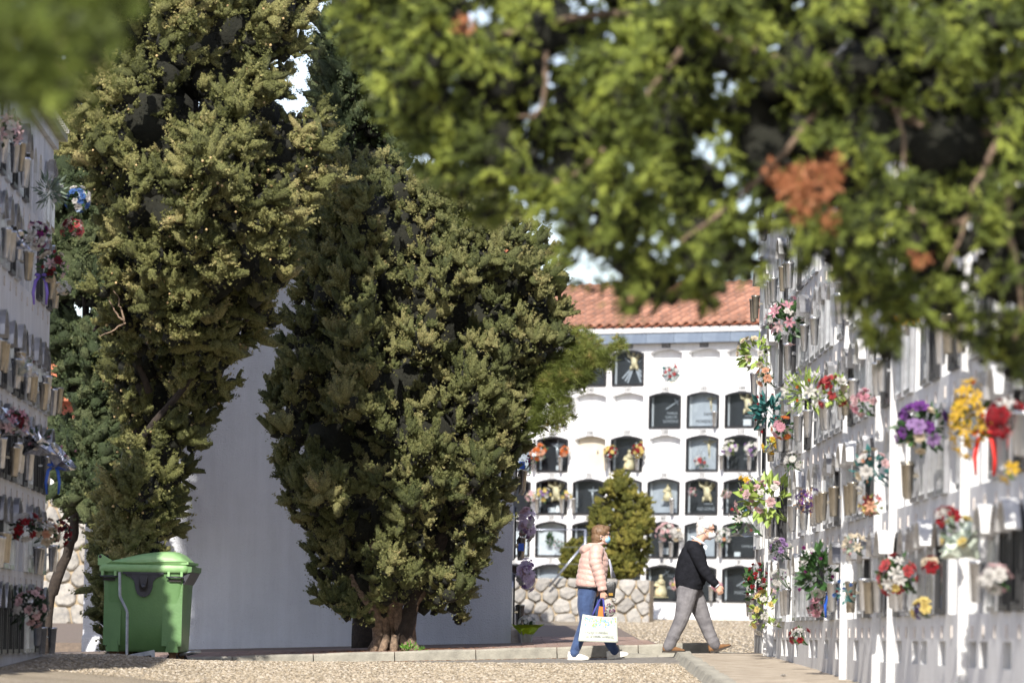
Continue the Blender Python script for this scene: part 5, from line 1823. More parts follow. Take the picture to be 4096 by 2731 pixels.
bqw(BR, 2320, 1085, 14, 'loose yellow bloom hanging below the red roses', GR, [('lily', 'yellow', 3, .04)], leaf='lime', nleaf=8)

bqw(BR, 1762, 868, 20, 'pale peach roses beneath the cream roses at the far end', GR, [(r_, 'peach', 5, .04), (r_, 'cream', 4, .036)], leaf='green', nleaf=34)
bqw(BR, 1800, 985, 22, 'orange and pink gerberas in the far half of the right wall', GR, [('daisy', 'orange', 4, .045), ('daisy', 'pink', 5, .04)], leaf='green', nleaf=36)
bqw(BR, 1822, 1062, 18, 'white chrysanthemums with fern under the lily spray', GR, [('daisy', 'white', 8, .04)], leaf='green', nleaf=40)
bqw(BR, 1716, 1108, 16, 'little yellow and white posy at the far end of the wall', GR, [(r_, 'yellow', 4, .034), ('daisy', 'white', 4, .034)], leaf='green', nleaf=26)
bqw(BR, 1792, 1262, 22, 'mauve and white carnations under the pale pink spray', GR, [(c_, 'lilac', 6, .042), (c_, 'white', 5, .042)], leaf='dark', nleaf=36)
bqw(BR, 1836, 1462, 18, 'red roses and fern close to the pavement on the right', GR, [(r_, 'red', 6, .038), ('cluster', 'white', 4, .03)], leaf='green', nleaf=36)
bqw(BR, 1962, 1255, 20, 'cream lilies with grey leaves between two dark doors', GR, [('lily', 'cream', 6, .042), ('bud', 'palepink', 4, .03)], leaf='grey', nleaf=36)
bqw(BR, 1985, 930, 24, 'pink carnations in a low bunch above the eucalyptus', GR, [(c_, 'pink', 7, .045), (c_, 'palepink', 5, .042)], leaf='green', nleaf=40)
bqw(BR, 2120, 1400, 20, 'violet and yellow blooms near the bottom right', GR, [('cluster', 'violet', 5, .04), (r_, 'paleyellow', 4, .038)], leaf='green', nleaf=30)
bqw(BR, 2290, 1330, 30, 'white roses with trailing fern at the lower right edge', GR, [(r_, 'white', 7, .046), ('cluster', 'palepink', 5, .04)], leaf='green', nleaf=50)
bqw(BL, 14, 300, 34, 'pink and white flowers at the very top left', GL, [('lily', 'palepink', 8, .05), (r_, 'white', 5, .04)], leaf='dark', nleaf=60)
bqw(BL, 112, 440, 30, 'green grass blades with white tulips high on the left wall', GL, [('bud', 'white', 6, .04)], leaf='grey', nleaf=90, spiky=True, lsize=1.7)
bqw(BL, 176, 458, 26, 'blue and white roses at the end of the left wall', GL, [(r_, 'blue', 10, .036), (r_, 'white', 9, .036), (r_, 'paleblue', 6, .034)], leaf='green', nleaf=36, off=.42)
bqw(BL, 166, 528, 24, 'drooping red and cream blossoms under the blue roses', GL, [('cluster', 'coral', 8, .036), ('cluster', 'palepink', 10, .036), (r_, 'darkred', 4, .03)], leaf='green', nleaf=24, off=.4)
bqw(BL, 78, 542, 30, 'magenta and white carnations by dark foil on the left wall', GL, [(c_, 'magenta', 8, .04), (c_, 'white', 7, .045), ('cluster', 'palepink', 6, .04)], leaf='dark', nleaf=40, off=.3)
bqw(BL, 48, 556, 18, 'crumpled dark foil wrap beside the magenta carnations', GL, [('bud', 'white', 1, .03)], leaf='dark', nleaf=16, wrap='foil')
bqw(BL, 116, 612, 34, 'red, cream and green mixed bunch with lilac ribbon', GL, [('lily', 'palepink', 6, .042), (r_, 'darkred', 4, .04), (r_, 'cream', 4, .036), ('bud', 'red', 3, .034)], leaf='green', nleaf=80, ribbon='ribbon_p', off=.28)
bqw(BL, 145, 664, 15, 'small white hydrangea at the end of the left wall', GL, [('cluster', 'white', 9, .036), ('cluster', 'cream', 3, .03)], leaf='dark', nleaf=20, off=.33)
bqw(BL, 32, 972, 30, 'red and pink lilies with silver wrap on the left wall', GL, [('lily', 'pink', 9, .036), ('lily', 'palepink', 6, .036), (r_, 'darkred', 4, .036)], leaf='dark', nleaf=40, wrap='foil', off=.26)
bqw(BL, 86, 1012, 34, 'big silver foil cone with gold inside on the left wall', GL, [('bud', 'pink', 2, .03)], leaf='dark', nleaf=14, wrap='foil', off=.3)
bqw(BL, 142, 1050, 30, 'silver foil fan with blue bow at the end of the left wall', GL, [('bud', 'pink', 3, .025)], leaf='green', nleaf=14, wrap='foil', ribbon='ribbon_b', off=.36)
bqw(BL, 58, 840, 26, 'crumpled clear plastic left hanging on the left wall', GL, [('bud', 'darkred', 1, .02)], leaf='grey', nleaf=4, wrap='cello', off=.22)
bqw(BL, 56, 1212, 30, 'red and white dahlias over dark leaves, lower left', GL, [('daisy', 'white', 4, .055), (r_, 'red', 5, .042), ('cluster', 'darkred', 4, .04)], leaf='dark', nleaf=70, off=.2)
bqw(BL, 105, 1222, 27, 'cream roses and white lilies, lower left', GL, [(r_, 'cream', 8, .042), (r_, 'peach', 4, .042), ('lily', 'white', 4, .045)], leaf='green', nleaf=34, off=.3)
bqw(BL, 142, 1222, 24, 'dark red rose buds trailing at the end of the lower left row', GL, [(r_, 'darkred', 13, .033), (r_, 'red', 4, .03)], leaf='teal', nleaf=26, ratio=(.8, .8, 1.35), off=.36)
bqw(BL, 66, 1396, 42, 'large pale pink rose bouquet on the lowest left row', GL, [(r_, 'palepink', 16, .04), ('cluster', 'white', 8, .035), (r_, 'white', 4, .04)], leaf='dark', nleaf=90, off=.26)

# beside the end building
for (x, y, rp, lab, fl) in [(1211, 1068, 16, 'dark purple blooms high beside the end wall corner', [('cluster', 'magenta', 6, .04), ('bud', 'darkred', 3, .035)]),
                            (1208, 1205, 24, 'lilac and purple carnations at head height on the end building', [('daisy', 'palelilac', 14, .062), (c_, 'lilac', 3, .045), (r_, 'palepink', 6, .05), (r_, 'white', 4, .05)]),
                            (1208, 1322, 24, 'lilac and purple carnations on the lowest row of the end building', [('daisy', 'palelilac', 15, .062), (c_, 'lilac', 5, .045), (r_, 'palepink', 4, .05), (r_, 'white', 3, .05)])]:
    q = Q(x, y, 70.5)
    bouquet(q, (0.5, -.8, .3), rp * 70.5 / 12058 * 1.15, lab, GS, fl, leaf='grey', nleaf=26, ratio=(.8, .8, 1.6))
# wrapped pot on the ground at the corner
q = Q(1200, 1487, 71)
zz = zp(q.x, 69.9)
pot = empty('flower_pot', T(q.x + .05, 69.9, zz))
tag(pot, 'white potted chrysanthemum in lime green paper at the wall corner', 'flower pot')
wrap_cone(Vector((0, 0, 0)), Vector((0, 0, 1)), .24, .13, M['limewrap'], random.Random(4), 1.6).build('wrap', M['limewrap'], pot)
MB().lathe([(.07, 0), (.09, .15), (.095, .16), (0, .15)], 10, caps=False).build('pot', M['cement'], pot)
r = random.Random(9)
for i in range(26):
    a, e = r.uniform(0, 6.3), r.uniform(.1, 1.5)
    dr = Vector((math.cos(a) * math.cos(e), math.sin(a) * math.cos(e), math.sin(e)))
    link('flower', bloom('daisy', 'white'), pot, T(Vector((0, 0, .24)) + dr * .12) @ dr.to_track_quat('Z', 'Y').to_matrix().to_4x4() @ SCL(.028))
mb = MB()
for i in range(30):
    a, e = r.uniform(0, 6.3), r.uniform(-.2, 1.2)
    dr = Vector((math.cos(a) * math.cos(e), math.sin(a) * math.cos(e), math.sin(e)))
    s = dr.orthogonal().normalized() * .02
    o = Vector((0, 0, .2))
    mb.add([o + dr * .05, o + dr * .09 + s, o + dr * .13, o + dr * .09 - s], [(0, 1, 2, 3)])
mb.build('leaves', LEAFM['dark'], pot)

# far wall
far = [(1238, 1040, 20, 'orange and peach round spray left on the far wall', [(r_, 'orange', 8, .05), (r_, 'peach', 8, .05), (r_, 'white', 3, .04)], 'green', None),
       (1299, 1038, 12, 'small orange posy in white paper beside a dark crucifix slab', [(r_, 'orange', 5, .045), (r_, 'peach', 4, .04)], 'green', 'cello'),
       (1403, 1040, 15, 'red and yellow roses left of the seated figure', [(r_, 'red', 7, .042), (r_, 'paleyellow', 8, .042)], 'green', 'cello'),
       (1468, 1034, 16, 'red and yellow roses right of the seated figure', [(r_, 'red', 8, .042), (r_, 'paleyellow', 9, .042)], 'green', 'cello'),
       (1678, 1030, 18, 'white and lilac chrysanthemums left on the row below the angel slab', [('daisy', 'white', 9, .05), (c_, 'lilac', 4, .045)], 'lime', None),
       (1727, 1032, 18, 'white and lilac chrysanthemums next to the right wall', [('daisy', 'white', 9, .05), (c_, 'lilac', 4, .045)], 'green', None),
       (1222, 1142, 14, 'pink and cream posy beside the end wall on the far block', [(r_, 'palepink', 6, .045), (c_, 'cream', 4, .04)], 'green', None),
       (1250, 1136, 17, 'yellow and white mixed posy on the far block', [(r_, 'paleyellow', 6, .045), ('daisy', 'white', 4, .045), (c_, 'lilac', 3, .04)], 'green', None),
       (1300, 1138, 12, 'small yellow posy right of the angel with spread arms', [(r_, 'paleyellow', 5, .04), ('cluster', 'palepink', 3, .04)], 'green', None),
       (1612, 1062, 15, 'white and red flowers inside the grey crucifix niche', [(r_, 'white', 7, .04), (r_, 'coral', 5, .036)], 'green', None),
       (1667, 1135, 13, 'white orchid stem before a dark slab', [('cluster', 'palepink', 9, .04)], 'green', None),
       (1592, 1130, 11, 'pink and green posy left of an angel slab', [('cluster', 'pink', 6, .035), ('cluster', 'white', 4, .03)], 'green', None),
       (1530, 1222, 22, 'pink white roses in a steel vase, left of the walking man', [(r_, 'palepink', 14, .05), (r_, 'white', 5, .045)], 'green', None),
       (1556, 1228, 16, 'white roses in a steel vase, left of the walking man', [(r_, 'white', 10, .05), (r_, 'cream', 3, .045)], 'dark', None),
       (1662, 1232, 18, 'white lilies just right of the man in mask', [('lily', 'white', 10, .05), (r_, 'peach', 2, .04)], 'green', None),
       (1556, 1342, 14, 'pink and cream posy behind the back of the walking man', [(r_, 'palepink', 8, .045), (r_, 'paleyellow', 5, .04)], 'lime', None),
       (1648, 1348, 12, 'pink posy just above the swinging hand', [(r_, 'pink', 5, .045), (r_, 'palepink', 4, .04)], 'lime', None),
       (1283, 1250, 11, 'small red bloom basket inside a white niche', [('bud', 'red', 7, .03)], 'green', None),
       (1498, 958, 0, '', [], '', None)]
for (x, y, rp, lab, fl, lf, wr) in far:
    if not rp: continue
    inside = 'inside' in lab
    bqw(BB, x, y, rp, lab, GB, fl, off=(-.06 if inside else .2), leaf=lf, nleaf=36, wrap=wr)
    if not inside and wr is None:
        p = BB.hit(x, y, .14)
# blooming plant in the open white niche
p = BB.hit(1543, 872, -.07)
pl = bouquet(BB.hit(1543, 858, -.06), BB.n + Vector((0, 0, 1.2)), 23 * 113 / 12058, 'red and white flowers in a cream planter in an open niche', GB, [(r_, 'coral', 9, .045), (r_, 'white', 4, .04), ('cluster', 'paleblue', 3, .05)], leaf='teal', nleaf=50)
MB().box(-.17, .17, -.06, .06, 0.0, .15, taper=(-.02, -.01)).build('planter', M['basket'], pl, T(BB.hit(1543, 893, -.06) - pl.location + Vector((0, 0, 0))) @ BB.Mx.to_3x3().to_4x4())
p = BB.hit(1263, 1262, -.05)
xt = bouquet(BB.hit(1263, 1238, -.08), (0, -.2, 1), 15 * 113 / 12058, 'little green tree with red berries in a white niche', GB, [('bud', 'red', 8, .022)], leaf='green', nleaf=80, ratio=(.5, .5, 1.3))
# vases for the far wall posies
for (c, row, u) in [(0, 3, -.42), (0, 3, .3), (2, 3, -.44), (2, 3, .36), (5, 3, -.4), (5, 3, .3), (0, 4, -.3), (0, 4, .36), (3, 5, .05), (3, 5, .3), (4, 6, -.4), (4, 6, .36), (3, 4, .3), (1, 4, -.3), (4, 2, .38), (5, 5, -.4)]:
    cc, rw = bk(c, row)
    link('vase', VASE['steel'], BB.root, BB.at(cc, rw) @ T(u, -.13, .02) @ SCL(1.15))

# ------------------------------------------------------------------ green waste bin
def rounded(w, d, r, n=4):
    pts = []
    for cx, cy, a0 in ((w / 2 - r, d / 2 - r, 0), (-w / 2 + r, d / 2 - r, 90), (-w / 2 + r, -d / 2 + r, 180), (w / 2 - r, -d / 2 + r, 270)):
        for i in range(n + 1):
            a = math.radians(a0 + 90 * i / n)
            pts.append((cx + r * math.cos(a), cy + r * math.sin(a)))
    return pts


def loft(rings, mb=None, caps=True, smooth=True):
    """rings: lists of 3d points with equal counts"""
    mb = mb or MB()
    n = len(rings[0])
    v = [p for r in rings for p in r]
    f = []
    for j in range(len(rings) - 1):
        for i in range(n):
            f.append((j * n + i, j * n + (i + 1) % n, (j + 1) * n + (i + 1) % n, (j + 1) * n + i))
    mb.add(v, f, None, smooth)
    if caps:
        mb.add(rings[0], [tuple(reversed(range(n)))])
        mb.add(rings[-1], [tuple(range(n))])
    return mb


M['bin'] = mk('green_bin_plastic', srgb(98, 134, 84), 0.42, srgb(80, 114, 70), 3, 9, 0.12, 40, spec=0.45, contrast=(.3, .8))
M['bin_lid'] = mk('faded_green_lid', srgb(142, 178, 124), 0.5, srgb(122, 162, 106), 4, 6, 0.1, 50)
M['bin_dark'] = mk('black_bin_fitting', srgb(44, 44, 50), 0.45, srgb(58, 58, 66), 8, 4)
M['galv'] = mk('galvanised_steel', srgb(176, 180, 190), 0.4, srgb(140, 146, 158), 14, 5, metal=0.85)
M['rubber'] = mk('rubber_tyre', srgb(40, 36, 34), 0.8)
M['rust'] = mk('rusty_fork', srgb(122, 92, 64), 0.7, srgb(86, 62, 44), 14, 4, metal=0.3)
bx, by = -4.19, 61.4
bn = empty('waste_bin', T(bx, by, za(bx, by)) @ RZ(math.radians(-2.2)))
tag(bn, 'green four wheeled waste container under the left cypress', 'waste bin')
DB = 1.16                                                        # size away from the camera
rings = []
for z, w, dd in ((0.17, .80, .98), (0.19, .875, 1.06), (0.5, .90, 1.10), (0.85, .925, 1.13), (1.10, .945, DB), (1.12, .95, DB)):
    rings.append([(a, b_ , z) for a, b_ in rounded(w, dd, .07)])
loft(rings).build('body', M['bin'], bn)
mb = MB()
loft([[(a, b_, z) for a, b_ in rounded(w, dd, .06)] for z, w, dd in ((1.085, .99, DB + .04), (1.10, 1.03, DB + .08), (1.165, 1.03, DB + .08), (1.175, 1.0, DB + .06))], mb)
mb.build('rim', M['bin_lid'], bn)
# raised corner panels on the near side
for sx, x0, x1 in ((-1, -.455, -.255), (1, .225, .455)):
    prof = [(x0, .22), (x1 - (0.0 if sx < 0 else 0), .22), (x1, .95), (x1 - (.04 if sx < 0 else -.0), 1.02), (x1 - (.06 if sx < 0 else 0), 1.07), (x0, 1.07)]
    mb = MB().prism(prof, -.582, -.53)
    mb.build('corner_panel', M['bin'], bn, RX(-0.036) @ T(0, -.004, 0))
# lid: low dome rising to the right
rings = []
for k in range(13):
    t = k / 12
    x = -.47 + .96 * t
    h = 0.012 + 0.145 * math.sin(min(1.0, t / .80) * math.pi / 2) ** 1.0 if t < .8 else 0.157 - 0.12 * ((t - .8) / .2) ** 2
    hw = DB / 2 + .01
    rings.append([(x, -hw, 1.176), (x, -hw - .01, 1.19 + h * .30), (x, -hw + .05, 1.18 + h * .85), (x, -hw * .5, 1.18 + h), (x, 0, 1.18 + h), (x, hw * .5, 1.18 + h), (x, hw - .05, 1.18 + h * .85), (x, hw + .01, 1.19 + h * .3), (x, hw, 1.176)])
lid = loft(rings).build('lid', M['bin_lid'], bn)
mb = MB()
mb.tube([(-.42, -DB / 2 - .015, 1.205), (-.1, -DB / 2 - .018, 1.195), (.2, -DB / 2 - .018, 1.215), (.5, -DB / 2 - .015, 1.215)], [(.010, .014)] * 4, 6)
mb.box(.44, .52, -DB / 2 - .02, DB / 2 + .02, 1.185, 1.215)
mb.build('lid_edge', M['bin_lid'], lid)
mb = MB().prism([(-.53, 1.16), (-.44, 1.17), (-.36, 1.215), (-.49, 1.29), (-.53, 1.275)], -DB / 2 - .03, -DB / 2 + .01)
mb.prism([(-.53, 1.16), (-.44, 1.17), (-.36, 1.215), (-.49, 1.29), (-.53, 1.275)], DB / 2 - .01, DB / 2 + .03)
hg = mb.build('hinge_ear', M['bin_lid'], bn)
MB().tube([(-.505, -DB / 2 - .036, 1.262), (-.505, DB / 2 + .036, 1.262)], .018, 10).build('hinge_pin', M['bin_dark'], hg)
# trunnion plate: a black U with its pin
yF = -.60
outer = [(-.205, 1.085), (-.205, 1.045), (-.15, 1.03), (-.105, .985), (-.09, .90), (-.065, .835), (-.02, .805), (.03, .805), (.075, .835), (.105, .90), (.115, .985), (.155, 1.03), (.21, 1.045), (.21, 1.085)]
MB().prism(list(outer), yF, yF + .05).build('trunnion_plate', M['bin_dark'], bn)
mb = MB().prism([(-.04, 1.05), (-.05, .92), (-.03, .865), (.04, .865), (.06, .92), (.05, 1.05)], yF - .004, yF + .0)
mb.build('trunnion_recess', M['rubber'], bn)
mb = MB().prism([(-.045, 1.05), (-.022, .935), (.0, .90), (.022, .90), (.034, .935), (.055, 1.05)], yF - .03, yF - .005)
mb.lathe([(.0, 0), (.026, 0), (.026, .05), (0, .05)], 10, T(.008, yF - .005, .93) @ RX(math.pi / 2))
mb.build('trunnion_pin', M['bin_dark'], bn)
mb = MB().prism([(-.24, 1.09), (-.24, 1.066), (.235, 1.066), (.235, 1.09)], yF - .012, yF + .03)
mb.build('trunnion_bar', M['bin_dark'], bn)
# handles left and right of it
for x0 in (-.50, .27):
    mb = MB()
    for xx in (x0 + .012, x0 + .162): mb.box(xx, xx + .028, -.635, -.55, 1.03, 1.10)
    hd = mb.build('handle_bracket', M['bin_lid'], bn)
    MB().tube([(x0, -.628, 1.035), (x0 + .205, -.628, 1.035)], .011, 8).build('handle', M['bin_dark'], hd)
    MB().box(x0 + .03, x0 + .17, -.60, -.585, .985, 1.02).build('handle_recess', M['rubber'], bn)
# pedal rod in galvanised steel
rod = [(-.27, -.64, 1.085), (-.262, -.64, .82), (-.255, -.64, .79), (-.185, -.64, .655), (-.172, -.64, .62), (-.165, -.64, .13)]
pd = MB().tube(rod, [(.016, .006)] * len(rod), 6, smooth=False, flat=(1, 0, 0)).build('pedal_rod', M['galv'], bn)
mb = MB().prism([(-.185, .125), (-.175, .095), (.12, .135), (.13, .03), (.145, .02), (.165, .03), (.158, .185), (.145, .195)], -.655, -.645)
mb.lathe([(0, 0), (.010, 0), (.010, .014), (0, .014)], 8, T(-.165, -.655, .118) @ RX(math.pi / 2))
mb.build('pedal_crank', M['galv'], pd)
MB().tube([(.43, -.45, .14), (.55, -.5, .175), (.58, -.45, .18), (.58, .4, .18), (.43, .4, .14)], .016, 8).build('foot_pedal', M['galv'], bn)
# front lifting edge on the right
MB().prism([(.46, 1.08), (.555, 1.10), (.56, 1.16), (.52, 1.165)], -DB / 2, DB / 2).build('lifting_edge', M['bin'], bn)
MB().prism([(.462, 1.075), (.545, 1.095), (.48, .97), (.462, .95)], -DB / 2 + .02, DB / 2 - .02).build('edge_rib', M['bin_dark'], bn)
# foot blocks and castors
for xx in (-.40, .29):
    for sy in (-1, 1):
        mb = MB().prism([(xx - .02, .17), (xx + .13, .17), (xx + .115, .30), (xx + .01, .30)], (-.60 if sy < 0 else .50), (-.50 if sy < 0 else .60))
        for q in (.012, .10): mb.box(xx + q, xx + q + .012, (-.606 if sy < 0 else .5), (-.5 if sy < 0 else .606), .17, .29)
        mb.build('foot_block', M['bin'], bn)
        cy = -.48 if sy < 0 else .48
        fk = MB().box(xx + .02, xx + .10, cy - .04, cy - .03, .06, .165).box(xx + .02, xx + .10, cy + .03, cy + .04, .06, .165).box(xx + .01, xx + .11, cy - .045, cy + .045, .155, .172).build('castor_fork', M['rust'], bn)
        MB().lathe([(0, -.022), (.068, -.022), (.078, -.012), (.078, .012), (.068, .022), (0, .022)], 16, T(xx + .06, cy, .078) @ RX(math.pi / 2)).build('wheel', M['rubber'], fk)
        MB().lathe([(0, -.027), (.03, -.027), (.03, .027), (0, .027)], 10, T(xx + .06, cy, .078) @ RX(math.pi / 2)).build('hub', M['galv'], fk)

# ------------------------------------------------------------------ wire fence on the far stone wall
fe = empty('wire_fence', T(*Q(2341 / S, 1335, 106.2)))
tag(fe, 'grey steel fence post with slanting brace and thin wires', 'fence')
iv = fe.matrix_world.inverted()
d = 106.2
link('post', MB().tube([P(2341, 2330, d), P(2341, 2116, d)], .028, 6).mesh('post', M['galv']), fe, iv)
link('brace', MB().tube([P(2339, 2172, d), P(2196, 2345, d)], .024, 6).mesh('brace', M['galv']), fe, iv)
link('top_rail', MB().tube([P(2000, 2118, d), P(2345, 2117, d)], .014, 6).mesh('top_rail', M['galv']), fe, iv)
for yy in (2187, 2255):
    link('wire', MB().tube([P(2000, yy + 1, d), P(2341, yy, d)], .006, 4).mesh('wire', M['galv']), fe, iv)
link('post', MB().tube([P(2000, 2330, d), P(2000, 2116, d)], .028, 6).mesh('post', M['galv']), fe, iv)

# fallen bloom on the right pavement
q = Vector((2.62, 49.6, zr(2.62, 49.6)))
fb = link('fallen_flower', bloom('rose', 'white'), None, T(q + Vector((0, 0, .02))) @ SCL(.045))
tag(fb, 'single white bloom lying on the right pavement', 'flower')
# small sign plates on the corner of the end building
for k, (x, y) in enumerate([(1196, 1068), (1194, 1256)]):
    q = Q(x, y, 69.95)
    sg = MB().box(0, .075, -.008, .008, -.05, .05).build('blue_plaque', M['ribbon_b'], None, T(q.x - .02, 69.93, q.z))
    tag(sg, ['upper small blue plaque sticking out of the end wall corner', 'lower small blue plaque sticking out of the end wall corner'][k], 'plaque', 'blue plaques')

# ------------------------------------------------------------------ people
M['skin'] = mk('skin', srgb(204, 166, 146), 0.55, srgb(188, 146, 126), 18, 4, 0.1, 80, spec=0.3)
M['jacket'] = mk('pink_quilted_nylon', srgb(208, 174, 163), 0.5, srgb(188, 152, 143), 7, 6, 0.55, 26, spec=0.4, sheen=0.2)
M['jeans'] = mk('blue_denim', srgb(60, 82, 122), 0.85, srgb(40, 57, 94), 6, 7, 0.5, 22, sheen=0.2)
M['hair_brown'] = mk('auburn_hair', srgb(128, 100, 74), 0.5, srgb(92, 70, 50), 26, 6, 0.6, 40)
M['hair_white'] = mk('white_hair', srgb(222, 218, 214), 0.6, srgb(184, 178, 174), 24, 6, 0.6, 50)
M['sneaker'] = mk('white_sneaker', srgb(232, 228, 222), 0.55, srgb(208, 204, 198), 12, 4, 0.1)
M['sole'] = mk('pale_sole', srgb(220, 216, 208), 0.7)
M['black'] = mk('black_leather', srgb(30, 30, 32), 0.4, srgb(44, 44, 46), 9, 4, 0.2)
M['mask_blue'] = mk('blue_face_mask', srgb(150, 196, 222), 0.8, srgb(130, 178, 210), 10, 3)
M['mask_white'] = mk('white_face_mask', srgb(224, 226, 230), 0.8, srgb(204, 206, 212), 10, 3)
M['sweater'] = mk('black_wool', srgb(34, 35, 41), 0.95, srgb(25, 26, 31), 12, 7, 0.5, 30, spec=0.15)
M['trousers'] = mk('grey_cotton', srgb(126, 124, 127), 0.9, srgb(98, 96, 100), 7, 7, 0.9, 9, spec=0.2)
M['shirt'] = mk('pale_blue_shirt', srgb(214, 220, 232), 0.8)
M['suede'] = mk('brown_suede', srgb(134, 98, 64), 0.9, srgb(108, 76, 48), 12, 5, 0.3)
M['shoe_sole'] = mk('dark_sole', srgb(58, 50, 44), 0.8)
M['gold'] = mk('gold_trim', srgb(212, 170, 90), 0.25, metal=1.0)
M['scarf'] = mk('pale_printed_scarf', srgb(214, 212, 218), 0.8, srgb(150, 160, 190), 16, 3)
M['bag'] = mk('white_woven_bag', srgb(212, 217, 206), 0.55, srgb(196, 203, 192), 3, 5, 0.25, 10)
M['bag_blue'] = mk('printed_blue', srgb(84, 128, 196), 0.6, srgb(132, 172, 214), 30, 3)
M['bag_green'] = mk('printed_green', srgb(138, 172, 92), 0.6, srgb(172, 196, 128), 30, 3)
M['strap_blue'] = mk('blue_webbing', srgb(62, 66, 140), 0.8)
M['orange'] = mk('orange_wrapper', srgb(214, 112, 40), 0.6)


def tubes(mb, chain, n=14, flat=(0, 1, 0)):
    """chain of (x, y, z, ra, rb): ra across (y), rb along the walking direction"""
    pts = [c[:3] for c in chain]
    rad = [(c[3], c[4] if len(c) > 4 else c[3]) for c in chain]
    mb.tube(pts, rad, n, flat=flat)
    for c in (chain[0], chain[-1]):
        mb.ball(c[:3], (c[4] if len(c) > 4 else c[3], c[3], min(c[3], c[4] if len(c) > 4 else c[3])), 12, 8)


def dense(chain, m=6):
    """Catmull-Rom through the chain rows"""
    out = []
    for i in range(len(chain) - 1):
        p0, a, b, p3 = (np.array(chain[max(0, i - 1)], float), np.array(chain[i], float), np.array(chain[i + 1], float), np.array(chain[min(len(chain) - 1, i + 2)], float))
        for k in range(m):
            t = k / m
            out.append(tuple(0.5 * (2 * a + (b - p0) * t + (2 * p0 - 5 * a + 4 * b - p3) * t * t + (3 * a - p0 - 3 * b + p3) * t ** 3)))
    out.append(tuple(float(v) for v in chain[-1]))
    return out


def quilt(chain, period, amp):
    """puffs along a chain"""
    out, s = [], 0.0
    for i, c in enumerate(chain):
        if i: s += math.dist(c[:3], chain[i - 1][:3])
        k = amp * (abs(math.sin(math.pi * s / period)) ** 0.6 - 0.65)
        out.append((c[0], c[1], c[2], c[3] + k, c[4] + k))
    return out


def folds(chain, amp, period, z_lo=None, z_hi=None, seed=0):
    r = random.Random(seed)
    out, s = [], 0.0
    for i, c in enumerate(chain):
        if i: s += math.dist(c[:3], chain[i - 1][:3])
        k = amp * math.sin(2 * math.pi * s / period + r.uniform(-.6, .6))
        if z_lo is not None and not (z_lo <= c[2] <= z_hi): k *= .25
        out.append((c[0] + k * .6, c[1], c[2], c[3] + k, c[4] + k))
    return out


def hand(mb, wrist, d, palm_n, fwd, s=1.0, curl=1.0):
    """palm, four bent fingers of different length and a thumb; d = direction of the hand, palm_n = where the palm faces, fwd = thumb side"""
    w, d, pn, th = Vector(wrist), Vector(d).normalized(), Vector(palm_n).normalized(), Vector(fwd).normalized()
    mb.tube([w - d * .02, w + d * .02 * s, w + d * .055 * s, w + d * .085 * s], [(.024 * s, .018 * s), (.03 * s, .016 * s), (.038 * s, .015 * s), (.036 * s, .012 * s)], 10, flat=th)
    for k, (o, L) in enumerate(((.027, .072), (.009, .08), (-.009, .074), (-.027, .058))):
        a = w + d * .08 * s + th * o * s
        b = a + (d * (1 - .3 * curl) + pn * .55 * curl).normalized() * L * .42 * s
        c = b + (d * (1 - 1.1 * curl) + pn * curl).normalized() * L * .34 * s
        e = c + (d * (.4 - 1.3 * curl) + pn * .75 * curl).normalized() * L * .28 * s
        mb.tube([a - d * .01, a, b, c, e], [.009 * s, .0092 * s, .0088 * s, .008 * s, .0065 * s], 8)
        mb.ball(e, .0066 * s, 6, 5)
    a = w + d * .025 * s + th * .026 * s
    b = a + (d * .7 + th * .7 + pn * .3).normalized() * .036 * s
    c = b + (d * .95 + th * .1 + pn * .5).normalized() * .03 * s
    mb.tube([a, b, c], [.012 * s, .0105 * s, .008 * s], 8)
    mb.ball(c, .008 * s, 6, 5)


def head(mb, c, s=1.0, nod=0.0, yaw=0.0, nose=.022):
    """skull, jaw, nose, lips, ears looking along +x"""
    Mh = T(c) @ RZ(yaw) @ RY(nod) @ SCL(s)
    mb.ball((-.008, 0, .03), (.098, .077, .09), 16, 12, Mh)
    mb.ball((.022, 0, -.035), (.068, .062, .075), 14, 10, Mh)
    mb.ball((.058, 0, -.085), (.03, .032, .026), 10, 8, Mh)
    mb.tube([(.085, 0, .02), (.104, 0, -.012), (.098, 0, -.022)], [(.010, .008), (nose * .62, .012), (.014, .008)], 8, Mh, flat=(0, 1, 0))
    mb.ball((.083, 0, -.052), (.012, .022, .007), 8, 6, Mh)
    mb.ball((.082, 0, -.063), (.011, .02, .007), 8, 6, Mh)
    mb.ball((.07, 0, .036), (.03, .052, .016), 10, 6, Mh)
    for sy in (-1, 1):
        mb.ball((-.008, sy * .076, -.008), (.018, .009, .03), 8, 8, Mh)
        mb.ball((.07, sy * .036, -.022), (.022, .02, .02), 8, 6, Mh)
    return Mh


def person(name, label, x, y, z, yaw=0.0):
    o = empty(name, T(x, y, z) @ RZ(yaw))
    tag(o, label, 'person')
    return o


